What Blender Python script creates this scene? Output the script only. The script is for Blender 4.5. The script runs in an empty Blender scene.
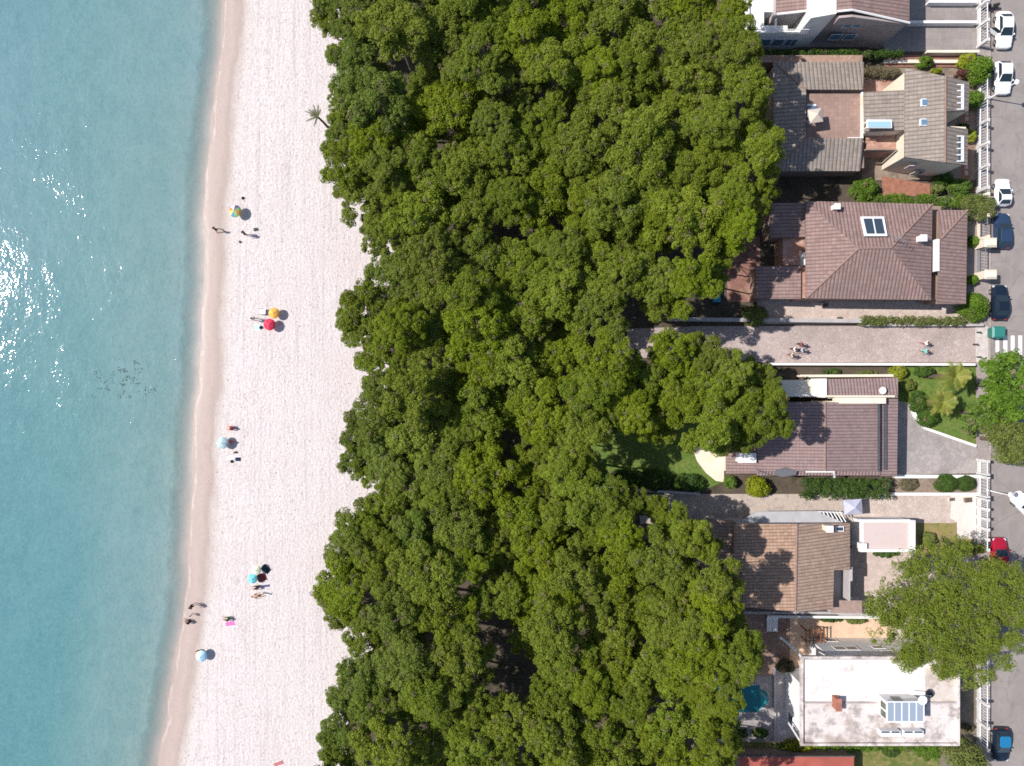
import bpy, math, random
import numpy as np
from mathutils import Vector, Matrix
R = math.radians
random.seed(7); rng = np.random.default_rng(11)
sc = bpy.context.scene
COL = sc.collection
H = 80.3; FPX = 682.67; WL = -0.6
def W(px, py, z=0.0):
    s = (H - z) / FPX
    return Vector(((px - 512) * s, -(py - 383) * s, z))
def PX(v):
    s = FPX / (H - v[2])
    return 512 + v[0] * s, 383 - v[1] * s
PPM = FPX / H

# ------------------------------------------------------------------ materials
MATS = {}
class NT:
    def __init__(s, name):
        s.m = bpy.data.materials.new(name); s.m.use_nodes = True
        s.t = s.m.node_tree; s.b = s.t.nodes['Principled BSDF']; s.out = s.t.nodes['Material Output']
    def n(s, typ, inp=None, **kw):
        nd = s.t.nodes.new(typ)
        for k, v in kw.items(): setattr(nd, k, v)
        for k, v in (inp or {}).items(): s.put(nd.inputs[k], v)
        return nd
    def put(s, sock, v):
        if isinstance(v, bpy.types.NodeSocket): s.t.links.new(v, sock)
        elif isinstance(v, (tuple, list)) and sock.type == 'RGBA' and len(v) == 3: sock.default_value = (*v, 1)
        else: sock.default_value = v
    def math(s, op, a, b=0.0, c=None, clamp=False):
        nd = s.n('ShaderNodeMath', {0: a, 1: b}, operation=op, use_clamp=clamp)
        if c is not None: s.put(nd.inputs[2], c)
        return nd.outputs[0]
    def mix(s, f, a, b, blend='MIX'):
        nd = s.n('ShaderNodeMix', data_type='RGBA', blend_type=blend)
        s.put(nd.inputs[0], f); s.put(nd.inputs[6], a); s.put(nd.inputs[7], b)
        return nd.outputs[2]
    def ramp(s, f, stops, interp='LINEAR'):
        nd = s.n('ShaderNodeValToRGB', {0: f}); cr = nd.color_ramp; cr.interpolation = interp
        while len(cr.elements) < len(stops): cr.elements.new(0.5)
        for e, (p, c) in zip(cr.elements, stops):
            e.position = p; e.color = (*c, 1) if len(c) == 3 else c
        return nd.outputs[0]
    def step(s, f, lo, hi, a=0.0, b=1.0):
        return s.n('ShaderNodeMapRange', {0: f, 1: lo, 2: hi, 3: a, 4: b}, clamp=True).outputs[0]
    def noise(s, vec, scale, detail=3.0, rough=0.55):
        return s.n('ShaderNodeTexNoise', {'Vector': vec, 'Scale': scale, 'Detail': detail, 'Roughness': rough}).outputs[0]
    def obj(s): return s.n('ShaderNodeTexCoord').outputs['Object']
    def pos(s): return s.n('ShaderNodeNewGeometry').outputs['Position']
    def uv(s): return s.n('ShaderNodeTexCoord').outputs['UV']
    def scale(s, vec, sx, sy, sz=1.0):
        return s.n('ShaderNodeVectorMath', {0: vec, 1: (sx, sy, sz)}, operation='MULTIPLY').outputs[0]
    def bump(s, h, dist=0.02, strength=1.0):
        nd = s.n('ShaderNodeBump', {'Height': h, 'Distance': dist, 'Strength': strength})
        s.put(s.b.inputs['Normal'], nd.outputs[0]); return nd.outputs[0]
    def done(s, color=None, rough=None, spec=None, metal=None):
        if color is not None: s.put(s.b.inputs['Base Color'], color)
        if rough is not None: s.put(s.b.inputs['Roughness'], rough)
        if spec is not None: s.put(s.b.inputs['Specular IOR Level'], spec)
        if metal is not None: s.put(s.b.inputs['Metallic'], metal)
        return s.m
def dk(c, f): return tuple(min(1, x * f) for x in c)
def plain(name, col, rough=.8, var=.25, scale=1.2, fine=.15, spec=.25, metal=0.0, bump=.004):
    if name in MATS: return MATS[name]
    t = NT(name); p = t.obj()
    a = t.noise(p, scale, 5); b = t.noise(p, scale * 12, 3)
    c = t.mix(t.step(a, .3, .7), dk(col, 1 - var), dk(col, 1 + var * .5))
    c = t.mix(t.math('MULTIPLY', t.step(b, .35, .75), fine), c, dk(col, .45))
    if bump: t.bump(b, bump)
    MATS[name] = t.done(c, rough, spec, metal); return MATS[name]
def flat(name, col, rough=.5, spec=.4, metal=0.0):
    if name in MATS: return MATS[name]
    t = NT(name); p = t.obj()
    c = t.mix(t.noise(p, 6, 2), dk(col, .9), dk(col, 1.07))
    MATS[name] = t.done(c, rough, spec, metal); return MATS[name]
def stained(name, col, stain, stain2, thr=.55, scale=.35):
    if name in MATS: return MATS[name]
    t = NT(name); p = t.obj()
    a = t.noise(p, scale, 8, .65); b = t.noise(p, scale * 2.7, 8, .7); d = t.noise(p, 9, 4, .7)
    c = t.mix(t.step(a, thr, thr + .1), col, stain)
    c = t.mix(t.math('MULTIPLY', t.step(b, thr + .01, thr + .12), .8), c, stain2)
    c = t.mix(t.math('MULTIPLY', t.step(d, .5, .8), .3), c, dk(stain2, .7))
    t.bump(d, .01)
    MATS[name] = t.done(c, .85, .2); return MATS[name]
def tiles(name, c1, c2, c3, per=.38, row=.42, rowamt=.3):
    """clay roof tiles, u runs along the eave and v down the slope (metres)"""
    if name in MATS: return MATS[name]
    t = NT(name); uv = t.uv()
    sep = t.n('ShaderNodeSeparateXYZ', {0: uv}); u, v = sep.outputs[0], sep.outputs[1]
    fl = t.n('ShaderNodeVectorMath', {0: t.scale(uv, 1 / per, 1 / row)}, operation='FLOOR').outputs[0]
    wn = t.n('ShaderNodeTexWhiteNoise', {'Vector': fl}, noise_dimensions='3D').outputs[0]
    p = t.obj()
    big = t.noise(p, .35, 6, .6); med = t.noise(p, 1.7, 5, .65)
    c = t.mix(wn, c1, c2)
    c = t.mix(t.math('MULTIPLY', t.step(big, .42, .66), .55), c, c3)
    c = t.mix(t.math('MULTIPLY', t.step(med, .5, .75), .5), c, dk(c1, .55))
    cols = t.math('ABSOLUTE', t.math('SINE', t.math('MULTIPLY', u, math.pi / per)))
    rows = t.math('FRACT', t.math('MULTIPLY', v, 1 / row))
    hgt = t.math('ADD', t.math('POWER', cols, .7), t.math('MULTIPLY', rows, rowamt))
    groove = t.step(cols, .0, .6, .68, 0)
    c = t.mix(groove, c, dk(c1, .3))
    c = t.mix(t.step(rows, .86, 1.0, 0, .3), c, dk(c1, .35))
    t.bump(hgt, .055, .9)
    MATS[name] = t.done(c, .85, .2); return MATS[name]
def paving(name, c1, c2, joint, cell=.5, jw=.05, rnd=1.0, var=.6):
    if name in MATS: return MATS[name]
    t = NT(name); p = t.pos()
    w = t.noise(p, .8, 3)
    vo = t.n('ShaderNodeTexVoronoi', {'Vector': p, 'Scale': 1 / cell, 'Randomness': rnd}, feature='DISTANCE_TO_EDGE').outputs[0]
    vc = t.n('ShaderNodeTexVoronoi', {'Vector': p, 'Scale': 1 / cell, 'Randomness': rnd}, feature='F1').outputs['Color']
    sx = t.n('ShaderNodeSeparateXYZ', {0: vc}).outputs[0]
    c = t.mix(t.math('MULTIPLY', sx, 1.0), c1, c2)
    big = t.noise(p, .25, 7, .65); f = t.noise(p, 5, 4, .7)
    c = t.mix(t.math('MULTIPLY', t.step(big, .45, .7), var), c, dk(c2, .6))
    c = t.mix(t.math('MULTIPLY', t.step(f, .5, .8), .4), c, dk(c1, 1.25))
    c = t.mix(t.step(vo, 0, jw, .75, 0), c, joint)
    t.bump(t.step(vo, 0, jw * 2), .01)
    MATS[name] = t.done(c, .85, .2); return MATS[name]
def leafmat(name, a, b, c, objvar=.35, trans=.25):
    if name in MATS: return MATS[name]
    t = NT(name)
    at = t.n('ShaderNodeAttribute', attribute_name='tint').outputs['Color']
    s = t.n('ShaderNodeSeparateColor', {0: at})
    rd = t.n('ShaderNodeObjectInfo').outputs['Random']
    col = t.ramp(s.outputs[0], [(0, a), (.55, b), (1, c)])
    col = t.mix(t.math('MULTIPLY', s.outputs[1], .3), col, dk(b, .6))
    col = t.mix(t.math('MULTIPLY', t.math('GREATER_THAN', s.outputs[2], .955), .65), col, (.20, .165, .095))
    hs = t.n('ShaderNodeHueSaturation', {'Color': col, 'Hue': t.step(rd, 0, 1, .5 - .022 * objvar / .35, .5 + .004 * objvar / .35),
              'Value': t.step(t.math('FRACT', t.math('MULTIPLY', rd, 7.31)), 0, 1, 1 - objvar, 1 + objvar * .6),
              'Saturation': t.step(t.math('FRACT', t.math('MULTIPLY', rd, 3.7)), 0, 1, .97, 1.06)})
    col = hs.outputs[0]
    t.done(col, .6, .25)
    tr = t.n('ShaderNodeBsdfTranslucent', {'Color': col})
    mx = t.n('ShaderNodeMixShader', {0: trans, 1: t.b.outputs[0], 2: tr.outputs[0]})
    t.t.links.new(mx.outputs[0], t.out.inputs[0])
    MATS[name] = t.m; return t.m

# ------------------------------------------------------------------ objects
def tag(o, label=None, cat=None, group=None, kind=None):
    if label: o['label'] = label
    if cat: o['category'] = cat
    if group: o['group'] = group
    if kind: o['kind'] = kind
    return o
def thing(name, label, cat, loc=(0, 0, 0), rz=0.0, group=None):
    o = bpy.data.objects.new(name, None); COL.objects.link(o)
    o.location = loc; o.rotation_euler = (0, 0, rz); o.empty_display_size = .3
    return tag(o, label, cat, group)
def rootloc(p):
    while p is not None and p.parent is not None: p = p.parent
    return Vector(p.location) if p is not None else Vector((0, 0, 0))
def link(name, me, mat, parent=None):
    o = bpy.data.objects.new(name, me); COL.objects.link(o)
    if mat is not None:
        for m in (mat if isinstance(mat, (list, tuple)) else [mat]): me.materials.append(m)
    if parent is not None: o.parent = parent
    return o
def copy_tree(o, parent=None):
    c = o.copy(); COL.objects.link(c); c.parent = parent
    for ch in list(o.children): copy_tree(ch, c)
    return c
class MB:
    def __init__(s): s.v = []; s.f = []; s.mi = []; s.cur = 0
    def poly(s, pts):
        i = len(s.v); s.v += [tuple(p) for p in pts]; s.f.append(list(range(i, i + len(pts)))); s.mi.append(s.cur); return s
    def hull(s, top, bot):
        """closed prism between two loops of the same length (top counter-clockwise from above)"""
        a = sum((top[i][0] * top[(i + 1) % len(top)][1] - top[(i + 1) % len(top)][0] * top[i][1]) for i in range(len(top)))
        if a < 0: top = top[::-1]; bot = bot[::-1]
        i = len(s.v); n = len(top); s.v += [tuple(p) for p in top] + [tuple(p) for p in bot]
        s.f.append(list(range(i, i + n))); s.f.append([i + n + k for k in range(n)][::-1])
        for k in range(n):
            k2 = (k + 1) % n; s.f.append([i + k2, i + k, i + n + k, i + n + k2])
        s.mi += [s.cur] * (n + 2); return s
    def prism(s, ppts, z1, z0=0.0):
        top = [W(x, y, z1) for x, y in ppts]
        return s.hull(top, [Vector((p.x, p.y, z0)) for p in top])
    def rect(s, x0, y0, x1, y1, z1, z0=0.0):
        return s.prism([(x0, y0), (x1, y0), (x1, y1), (x0, y1)], z1, z0)
    def slab(s, p3, t=.18):
        top = [W(*p) for p in p3]
        return s.hull(top, [p - Vector((0, 0, t)) for p in top])
    def box(s, x0, y0, z0, x1, y1, z1):
        return s.hull([(x0, y0, z1), (x1, y0, z1), (x1, y1, z1), (x0, y1, z1)], [(x0, y0, z0), (x1, y0, z0), (x1, y1, z0), (x0, y1, z0)])
    def cyl(s, p0, p1, r0, r1=None, n=8):
        r1 = r0 if r1 is None else r1
        p0 = Vector(p0); p1 = Vector(p1); d = (p1 - p0).normalized()
        a = d.orthogonal().normalized(); b = d.cross(a); i = len(s.v)
        for p, r in ((p0, r0), (p1, r1)):
            for k in range(n):
                t = 2 * math.pi * k / n; s.v.append(tuple(p + (a * math.cos(t) + b * math.sin(t)) * r))
        for k in range(n):
            k2 = (k + 1) % n; s.f.append([i + k, i + k2, i + n + k2, i + n + k])
        s.f.append([i + k for k in range(n)][::-1]); s.f.append([i + n + k for k in range(n)])
        s.mi += [s.cur] * (n + 2); return s
    def tube(s, pts, rs, n=7):
        for i in range(len(pts) - 1): s.cyl(pts[i], pts[i + 1], rs[i], rs[i + 1], n)
        return s
    def lathe(s, prof, c=(0, 0, 0), n=16):
        i = len(s.v); m = len(prof)
        for r, z in prof:
            for k in range(n):
                t = 2 * math.pi * k / n; s.v.append((c[0] + r * math.cos(t), c[1] + r * math.sin(t), c[2] + z))
        for j in range(m - 1):
            for k in range(n):
                k2 = (k + 1) % n
                s.f.append([i + j * n + k, i + j * n + k2, i + (j + 1) * n + k2, i + (j + 1) * n + k]); s.mi.append(s.cur)
        return s
    def build(s, name, mat, parent=None, local=False, smooth=False, loc=None):
        off = Vector((0, 0, 0)) if local else (rootloc(parent) if parent is not None else Vector(loc or (0, 0, 0)))
        vs = [(v[0] - off.x, v[1] - off.y, v[2] - off.z) for v in s.v]
        me = bpy.data.meshes.new(name); me.from_pydata(vs, [], s.f); me.update()
        uvl = me.uv_layers.new(name='UVMap')
        for p in me.polygons:
            n = p.normal
            h = Vector((n.x, n.y, 0))
            if h.length < .02: U, V = Vector((1, 0, 0)), Vector((0, 1, 0))
            else:
                h.normalize(); U = Vector((-h.y, h.x, 0)); V = n.cross(U)
            for li in p.loop_indices:
                co = s.v[me.loops[li].vertex_index]; co = Vector(co)
                uvl.data[li].uv = (co.dot(U), co.dot(V))
            p.material_index = s.mi[p.index]
            p.use_smooth = smooth
        o = link(name, me, mat, parent)
        if parent is None and loc is not None: o.location = loc
        return o
def sheet(name, ppts, z, mat, kind='structure', t=None):
    """a flat sheet of ground given by its outline"""
    pts = [W(x, y, z) for x, y in ppts]
    a = sum(pts[i].x * pts[(i + 1) % len(pts)].y - pts[(i + 1) % len(pts)].x * pts[i].y for i in range(len(pts)))
    if a < 0: pts = pts[::-1]
    m = MB(); m.poly(pts); o = m.build(name, mat)
    return tag(o, kind=kind)
def R4(x0, y0, x1, y1): return [(x0, y0), (x1, y0), (x1, y1), (x0, y1)]

# ---- foliage: thousands of small leaf faces spread over puffs
def leaf_mesh(name, C, Rr, n, size, up=.35, spread=.75, flat_=1.0, aniso=1.0, tintvar=.28, extra=None):
    C = np.asarray(C, float); Rr = np.asarray(Rr, float); k = len(C)
    idx = np.repeat(np.arange(k), n); m = len(idx)
    d = rng.normal(size=(m, 3)); d /= np.linalg.norm(d, axis=1, keepdims=True)
    d[:, 2] = np.abs(d[:, 2]) * 1.0 - (rng.random(m) < .3) * .8 * np.abs(d[:, 2])
    d[:, 2] += up * .3; d /= np.linalg.norm(d, axis=1, keepdims=True)
    rad = Rr[idx] * (spread + (1.08 - spread) * rng.random(m) ** .6)
    P = C[idx] + d * rad[:, None] * np.array([1, 1, flat_])
    nn = d * .9 + rng.normal(size=(m, 3)) * .55; nn[:, 2] += up; nn /= np.linalg.norm(nn, axis=1, keepdims=True)
    a = np.cross(nn, rng.normal(size=(m, 3))); a /= np.linalg.norm(a, axis=1, keepdims=True); b = np.cross(nn, a)
    sz = (size * (.55 + .9 * rng.random(m)))[:, None]
    a = a * sz * aniso; b = b * sz
    V = np.stack([P - a * .9 - b * .3, P + a * .2 - b * .6, P + a * 1.0 + b * .15, P - a * .1 + b * .65], 1).reshape(-1, 3)
    tint_p = rng.random(k); tint = np.clip(tint_p[idx] * .6 + .2 + rng.normal(size=m) * tintvar * .6, 0, 1)
    sec = rng.random(m)
    me = bpy.data.meshes.new(name)
    me.vertices.add(m * 4); me.vertices.foreach_set('co', V.astype(np.float32).ravel())
    me.loops.add(m * 4); me.loops.foreach_set('vertex_index', np.arange(m * 4, dtype=np.int32))
    me.polygons.add(m); me.polygons.foreach_set('loop_start', np.arange(0, m * 4, 4, dtype=np.int32))
    me.update(calc_edges=True)
    col = np.ones((m, 4, 4), np.float32); col[:, :, 0] = tint[:, None]; col[:, :, 1] = sec[:, None]; col[:, :, 2] = rng.random(k)[idx][:, None]
    at = me.attributes.new('tint', 'FLOAT_COLOR', 'POINT'); at.data.foreach_set('color', col.ravel())
    return me
PINE = leafmat('pine_needles', (.120, .166, .015), (.176, .236, .020), (.245, .304, .032), .17, .32)
PINE_SEA = leafmat('pine_needles_seaside', (.105, .150, .022), (.155, .215, .028), (.21, .265, .042), .15, .32)
GREEN = leafmat('broad_leaves', (.075, .14, .018), (.11, .20, .024), (.16, .255, .032), .12)
DARKG = leafmat('hedge_leaves', (.035, .08, .014), (.06, .12, .018), (.09, .16, .025), .12)
OLIVE = leafmat('olive_leaves', (.11, .14, .035), (.16, .195, .045), (.20, .23, .06), .12)
YELL = leafmat('yellow_green_leaves', (.16, .21, .014), (.25, .29, .02), (.34, .36, .04), .12)
DRY = leafmat('dry_leaves', (.12, .10, .05), (.17, .15, .08), (.22, .20, .12), .12)
REDL = leafmat('reddish_leaves', (.09, .035, .03), (.12, .05, .035), (.15, .08, .04), .1)
BARK = plain('pine_bark', (.27, .225, .19), .9, .35, 3, .4)
DBARK = plain('dark_bark', (.13, .10, .08), .9, .35, 3, .4)

def crown_puffs(r, hz, nl, npf, seed, umb=.55, pr=(.34, .62), lf=(.24, .36)):
    rd = random.Random(seed); C = []; Rr = []; lobes = []
    for i in range(nl):
        t = i * 2.399 + rd.uniform(-.5, .5); q = math.sqrt((i + .5) / nl) * .86
        q *= rd.uniform(.85, 1.1)
        x = q * math.cos(t) * r; y = q * math.sin(t) * r
        z = hz * (1 - umb * q * q) + rd.uniform(-.36, .2) * hz
        lr = r * rd.uniform(*lf); lobes.append((x, y, z, lr))
        for j in range(npf):
            a = rd.uniform(0, 2 * math.pi); u = math.sqrt(rd.random())
            px = x + u * lr * math.cos(a); py = y + u * lr * math.sin(a)
            pz = z + lr * .75 * math.sqrt(max(0, 1 - u * u)) + rd.uniform(-.2, .12)
            C.append((px, py, pz)); Rr.append(rd.uniform(*pr))
    return C, Rr, lobes
def trunk_mb(height, lobes, zc, r0, bend=0.4, seed=0, limbs=7, below=0.0):
    rd = random.Random(seed + 99); m = MB()
    top = Vector((rd.uniform(-bend, bend), rd.uniform(-bend, bend), zc))
    mid = Vector((top.x * .3 + rd.uniform(-.3, .3), top.y * .3, zc * .5))
    m.tube([Vector((0, 0, -.1 - below)), mid, top], [r0, r0 * .75, r0 * .5])
    for x, y, z, lr in lobes[:limbs] if limbs < len(lobes) else lobes:
        e = Vector((x, y, z + zc + lr * (rd.uniform(.15, .45) if rd.random() < .85 else .75))); s = mid.lerp(top, rd.uniform(.78, 1))
        k = s.lerp(e, .5) + Vector((rd.uniform(-.3, .3), rd.uniform(-.3, .3), -.2))
        m.tube([s, k, e], [r0 * .36, r0 * .2, r0 * .07], 5)
    return m

# =================================================================== GROUND
def shore_x(py):   # picture x of the waterline
    ys = [-400, 0, 60, 120, 200, 300, 400, 500, 560, 620, 680, 766, 1200]
    xs = [256, 222, 218, 211, 206, 202, 197, 191, 187, 182, 173, 158, 70]
    return float(np.interp(py, ys, xs))
def build_terrain():
    ds = [-420, -200, -110, -70, -50, -35, -25, -18, -12, -8, -5, -3, -2, -1.2, -.6, 0, .5, 1, 1.6, 2.4, 3.2, 4.2, 5.5, 7, 9, 12, 16, 22, 35, 60, 90, 140, 420]
    ys = sorted(set([-420, -250, -160, -110, -80] + [round(-60 + 1.5 * i, 2) for i in range(81)] + [80, 110, 160, 250, 420]))
    def zd(d):
        return float(np.interp(d, [-420, -110, -50, -25, -8, -2, 0, 2.4, 3.4, 7, 12, 420], [-8, -5, -3.6, -2.6, -1.6, -.82, WL, -.38, -.24, -.08, 0, 0]))
    V = []; D = []
    for y in ys:
        py = 383 - y * FPX / (H - WL); w = W(shore_x(py), py, WL)
        wob = .16 * math.sin(y * .21) + .12 * math.sin(y * .47 + 1) + .07 * math.sin(y * 1.1 + 2)
        for d in ds:
            x = w.x + d + wob * math.exp(-abs(d) / 6)
            V.append((x, y, zd(d))); D.append(d)
    nx = len(ds); F = []
    for j in range(len(ys) - 1):
        for i in range(nx - 1):
            F.append((j * nx + i, j * nx + i + 1, (j + 1) * nx + i + 1, (j + 1) * nx + i))
    me = bpy.data.meshes.new('ground'); me.from_pydata(V, [], F); me.update()
    at = me.attributes.new('shore', 'FLOAT', 'POINT'); at.data.foreach_set('value', np.array(D, np.float32))
    for p in me.polygons: p.use_smooth = True
    # water: same grid, flat, only seaward
    Vw = [(x, y, WL) for (x, y, z) in V]
    keep = [i for i, d in enumerate(ds) if d <= 1.0]
    Fw = []
    for j in range(len(ys) - 1):
        for i in keep[:-1]:
            Fw.append((j * nx + i, j * nx + i + 1, (j + 1) * nx + i + 1, (j + 1) * nx + i))
    mw = bpy.data.meshes.new('sea_water'); mw.from_pydata(Vw, [], Fw); mw.update()
    at = mw.attributes.new('shore', 'FLOAT', 'POINT'); at.data.foreach_set('value', np.array(D, np.float32))
    return me, mw
gme, wme = build_terrain()
def sand_material():
    t = NT('beach_sand'); p = t.pos()
    d = t.n('ShaderNodeAttribute', attribute_name='shore').outputs['Fac']
    w1 = t.noise(t.scale(p, .25, .12), 1.0, 5, .6)
    w2 = t.noise(t.scale(p, 1.1, .35), 1.0, 4, .6)
    dd = t.math('ADD', d, t.math('ADD', t.math('MULTIPLY_ADD', w1, 1.6, -.8), t.math('MULTIPLY_ADD', w2, 1.3, -.65)))
    col = t.ramp(t.step(dd, -1, 5), [(0, (.36, .34, .31)), (.13, (.36, .31, .28)), (.19, (.345, .275, .24)), (.225, (.50, .42, .385)), (.262, (.385, .305, .27)),
                                   (.40, (.425, .335, .30)), (.54, (.37, .30, .265)), (.63, (.45, .39, .355)), (.76, (.56, .51, .49)), (1, (.605, .553, .54))])
    brk = t.noise(t.scale(p, .9, .5), 1.0, 4, .7)
    col = t.mix(t.math('MULTIPLY', t.step(t.math('ABSOLUTE', t.math('SUBTRACT', dd, .35)), .05, .3, 1, 0), t.step(brk, .44, .56, .9, 0)), col, (.375, .298, .262))
    # raked lines along the shore, footprints, pebbles and dry weed
    rk = t.noise(t.scale(p, 2.6, .06), 1.0, 4, .6); rk2 = t.noise(t.scale(p, 6.5, .5), 1.0, 3, .6)
    fp = t.noise(p, 3.2, 3, .65); big = t.noise(p, .12, 6, .6)
    dry = t.step(d, 1.5, 5)
    col = t.mix(t.math('MULTIPLY', t.step(rk, .5, .75), t.math('MULTIPLY', dry, .5)), col, (.38, .32, .32))
    col = t.mix(t.math('MULTIPLY', t.step(rk2, .52, .8), t.math('MULTIPLY', dry, .5)), col, (.31, .26, .26))
    col = t.mix(t.math('MULTIPLY', t.step(fp, .52, .75), .5), col, (.32, .26, .26))
    col = t.mix(t.math('MULTIPLY', t.step(big, .5, .75), t.math('MULTIPLY', dry, .4)), col, (.52, .43, .41))
    pt = t.noise(t.scale(p, .55, .4), 1.0, 6, .7)
    col = t.mix(t.math('MULTIPLY', t.step(pt, .54, .72), t.math('MULTIPLY', t.step(fp, .42, .62), .6)), col, (.37, .30, .29))
    gr = t.noise(t.scale(p, 5.5, 4.0), 1.0, 3, .7)
    col = t.mix(t.math('MULTIPLY', t.step(gr, .5, .7), t.step(d, .6, 3, .45, .52)), col, (.31, .25, .25))
    sp = t.n('ShaderNodeTexVoronoi', {'Vector': t.scale(p, 1.0, .7), 'Scale': 4.2}, feature='F1')
    sx = t.n('ShaderNodeSeparateXYZ', {0: sp.outputs['Color']})
    patch = t.noise(p, .22, 5, .7)
    dens = t.math('ADD', t.step(patch, .36, .72, .06, .75), t.math('MULTIPLY', t.step(t.math('ABSOLUTE', t.math('ADD', dd, -3.9)), 0, 1.3, 1, 0), .28))
    on = t.math('LESS_THAN', sx.outputs[0], dens)
    small = t.math('LESS_THAN', sp.outputs['Distance'], t.math('MULTIPLY_ADD', sx.outputs[1], .22, .04))
    f = t.math('MULTIPLY', t.math('MULTIPLY', on, small), t.step(d, .8, 1.8))
    col = t.mix(t.math('MULTIPLY', f, t.step(sx.outputs[2], 0, 1, .25, .8)), col, (.13, .095, .09))
    h = t.math('ADD', t.math('MULTIPLY', fp, 1.0), t.math('MULTIPLY', t.noise(t.scale(p, 3.2, 1.5), 1, 3), .6))
    nd = t.n('ShaderNodeBump', {'Height': h, 'Distance': .09, 'Strength': t.math('MULTIPLY', dry, .9)})
    t.put(t.b.inputs['Normal'], nd.outputs[0])
    return t.done(col, t.step(d, .5, 2.2, .45, .95), .2)
g = link('ground', gme, sand_material()); tag(g, kind='structure')
def water_material():
    t = NT('sea_water'); p = t.pos()
    d = t.n('ShaderNodeAttribute', attribute_name='shore').outputs['Fac']
    n1 = t.noise(t.scale(p, .05, .035), 1.0, 5, .6); n2 = t.noise(t.scale(p, .5, .35), 1.0, 4, .6)
    dd = t.math('ADD', d, t.math('MULTIPLY_ADD', n1, 8, -4))
    col = t.ramp(t.step(dd, -26, 1), [(0, (.120, .232, .258)), (.35, (.136, .248, .260)), (.6, (.158, .260, .260)), (.78, (.165, .260, .252)), (.91, (.225, .29, .27)), (1, (.345, .345, .315))])
    col = t.mix(t.step(t.noise(t.scale(p, .035, .03), 1.0, 4, .6), .42, .66, 0, .6), col, (.175, .272, .305))
    yy = t.n('ShaderNodeSeparateXYZ', {0: p}).outputs[1]
    col = t.mix(t.math('MULTIPLY', t.step(t.math('ADD', yy, t.math('MULTIPLY_ADD', n1, 30, -15)), 22, -25), t.step(d, -8, -14, 0, .6)), col, (.068, .205, .215))
    col = t.mix(t.math('MULTIPLY', t.step(n2, .4, .75), .22), col, (.035, .13, .155))
    rip = t.noise(t.scale(p, 2.6, 3.4), 1.0, 5, .75)
    col = t.mix(t.math('MULTIPLY', t.step(rip, .44, .7), .42), col, (.155, .30, .335))
    rip2 = t.noise(t.scale(p, 3.6, 2.4), 1.0, 4, .75)
    col = t.mix(t.math('MULTIPLY', t.step(rip2, .46, .72), .32), col, (.025, .115, .14))
    # small ripples over gentle swell, stronger in wind patches
    sw = t.noise(t.scale(p, .55, .42), 1.0, 2.0, .5)
    rp = t.noise(t.scale(p, 3.4, 2.8), 1.0, 2.0, .5)
    wp = t.noise(t.scale(p, .09, .06), 1.0, 3, .6)
    hh = t.math('ADD', t.math('MULTIPLY', sw, t.step(wp, .35, .65, .036, .105)), t.math('MULTIPLY', rp, t.step(wp, .38, .66, .008, .036)))
    t.bump(hh, 1.0, 1.0)
    t.done(col, .06, .5); t.put(t.b.inputs['IOR'], 1.33)
    tr = t.n('ShaderNodeBsdfTransparent')
    mx = t.n('ShaderNodeMixShader', {0: t.step(t.math('ADD', d, t.math('MULTIPLY_ADD', n2, 1.2, -.6)), -2.6, .25, 1, 0), 1: tr.outputs[0], 2: t.b.outputs[0]})
    t.t.links.new(mx.outputs[0], t.out.inputs[0])
    return t.m
sea = link('sea_water', wme, water_material()); tag(sea, kind='structure')

# forest floor, plots, road
NEEDLES = stained('needle_litter', (.085, .068, .05), (.05, .045, .028), (.12, .09, .068), .5, .4)
SOIL = stained('garden_soil', (.25, .19, .145), (.17, .13, .10), (.30, .245, .19), .5, .5)
LAWN = stained('lawn_grass', (.105, .165, .03), (.15, .185, .045), (.07, .115, .025), .47, 1.1)
DRYLAWN = stained('dry_lawn', (.24, .205, .075), (.30, .20, .11), (.14, .15, .04), .5, .7)
edge = [(x_ + 4, y_) for x_, y_ in [(330, -120), (340, 0), (345, 60), (345, 120), (348, 180), (372, 215), (392, 250), (385, 285), (362, 310), (368, 345), (385, 365), (382, 400), (370, 440), (368, 470), (392, 492), (380, 510), (352, 530), (345, 570), (345, 600), (372, 650), (360, 675), (345, 710), (342, 766), (335, 900)]]
sheet('forest_floor', edge + [(1200, 900), (1200, -120)], .004, NEEDLES)
def asphalt():
    t = NT('asphalt'); p = t.pos(); a = t.noise(p, .3, 7, .65); f = t.noise(p, 12, 3, .7); st = t.noise(t.scale(p, 1.4, .12), 1.0, 5, .6)
    wp = t.n('ShaderNodeVectorMath', {0: p, 1: t.n('ShaderNodeTexNoise', {'Vector': p, 'Scale': .8, 'Detail': 4.0}).outputs['Color']}, operation='ADD').outputs[0]
    e = t.n('ShaderNodeTexVoronoi', {'Vector': wp, 'Scale': .22}, feature='DISTANCE_TO_EDGE').outputs[0]
    c = t.mix(t.step(a, .4, .62), (.235, .208, .196), (.285, .253, .24)); c = t.mix(t.math('MULTIPLY', t.step(st, .52, .72), .5), c, (.30, .268, .25))
    c = t.mix(t.math('MULTIPLY', t.step(t.noise(p, .55, 4, .7), .6, .68), .5), c, (.15, .135, .13))
    c = t.mix(t.step(e, .004, .02, .28, 0), c, (.15, .13, .125)); c = t.mix(t.math('MULTIPLY', t.step(f, .45, .8), .35), c, (.15, .13, .125))
    t.bump(f, .006); return t.done(c, .9, .2)
ASPH = asphalt()
sheet('road', [(989.5, -150), (1075, -150), (1075, 900), (989.5, 900)], .012, ASPH)
KERB = plain('kerb_stone', (.40, .34, .30), .85, .25, 2)
m = MB(); a = W(976, -150).x; b_ = W(988.7, 0).x; y0 = W(0, 900).y; y1 = W(0, -150).y
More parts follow.
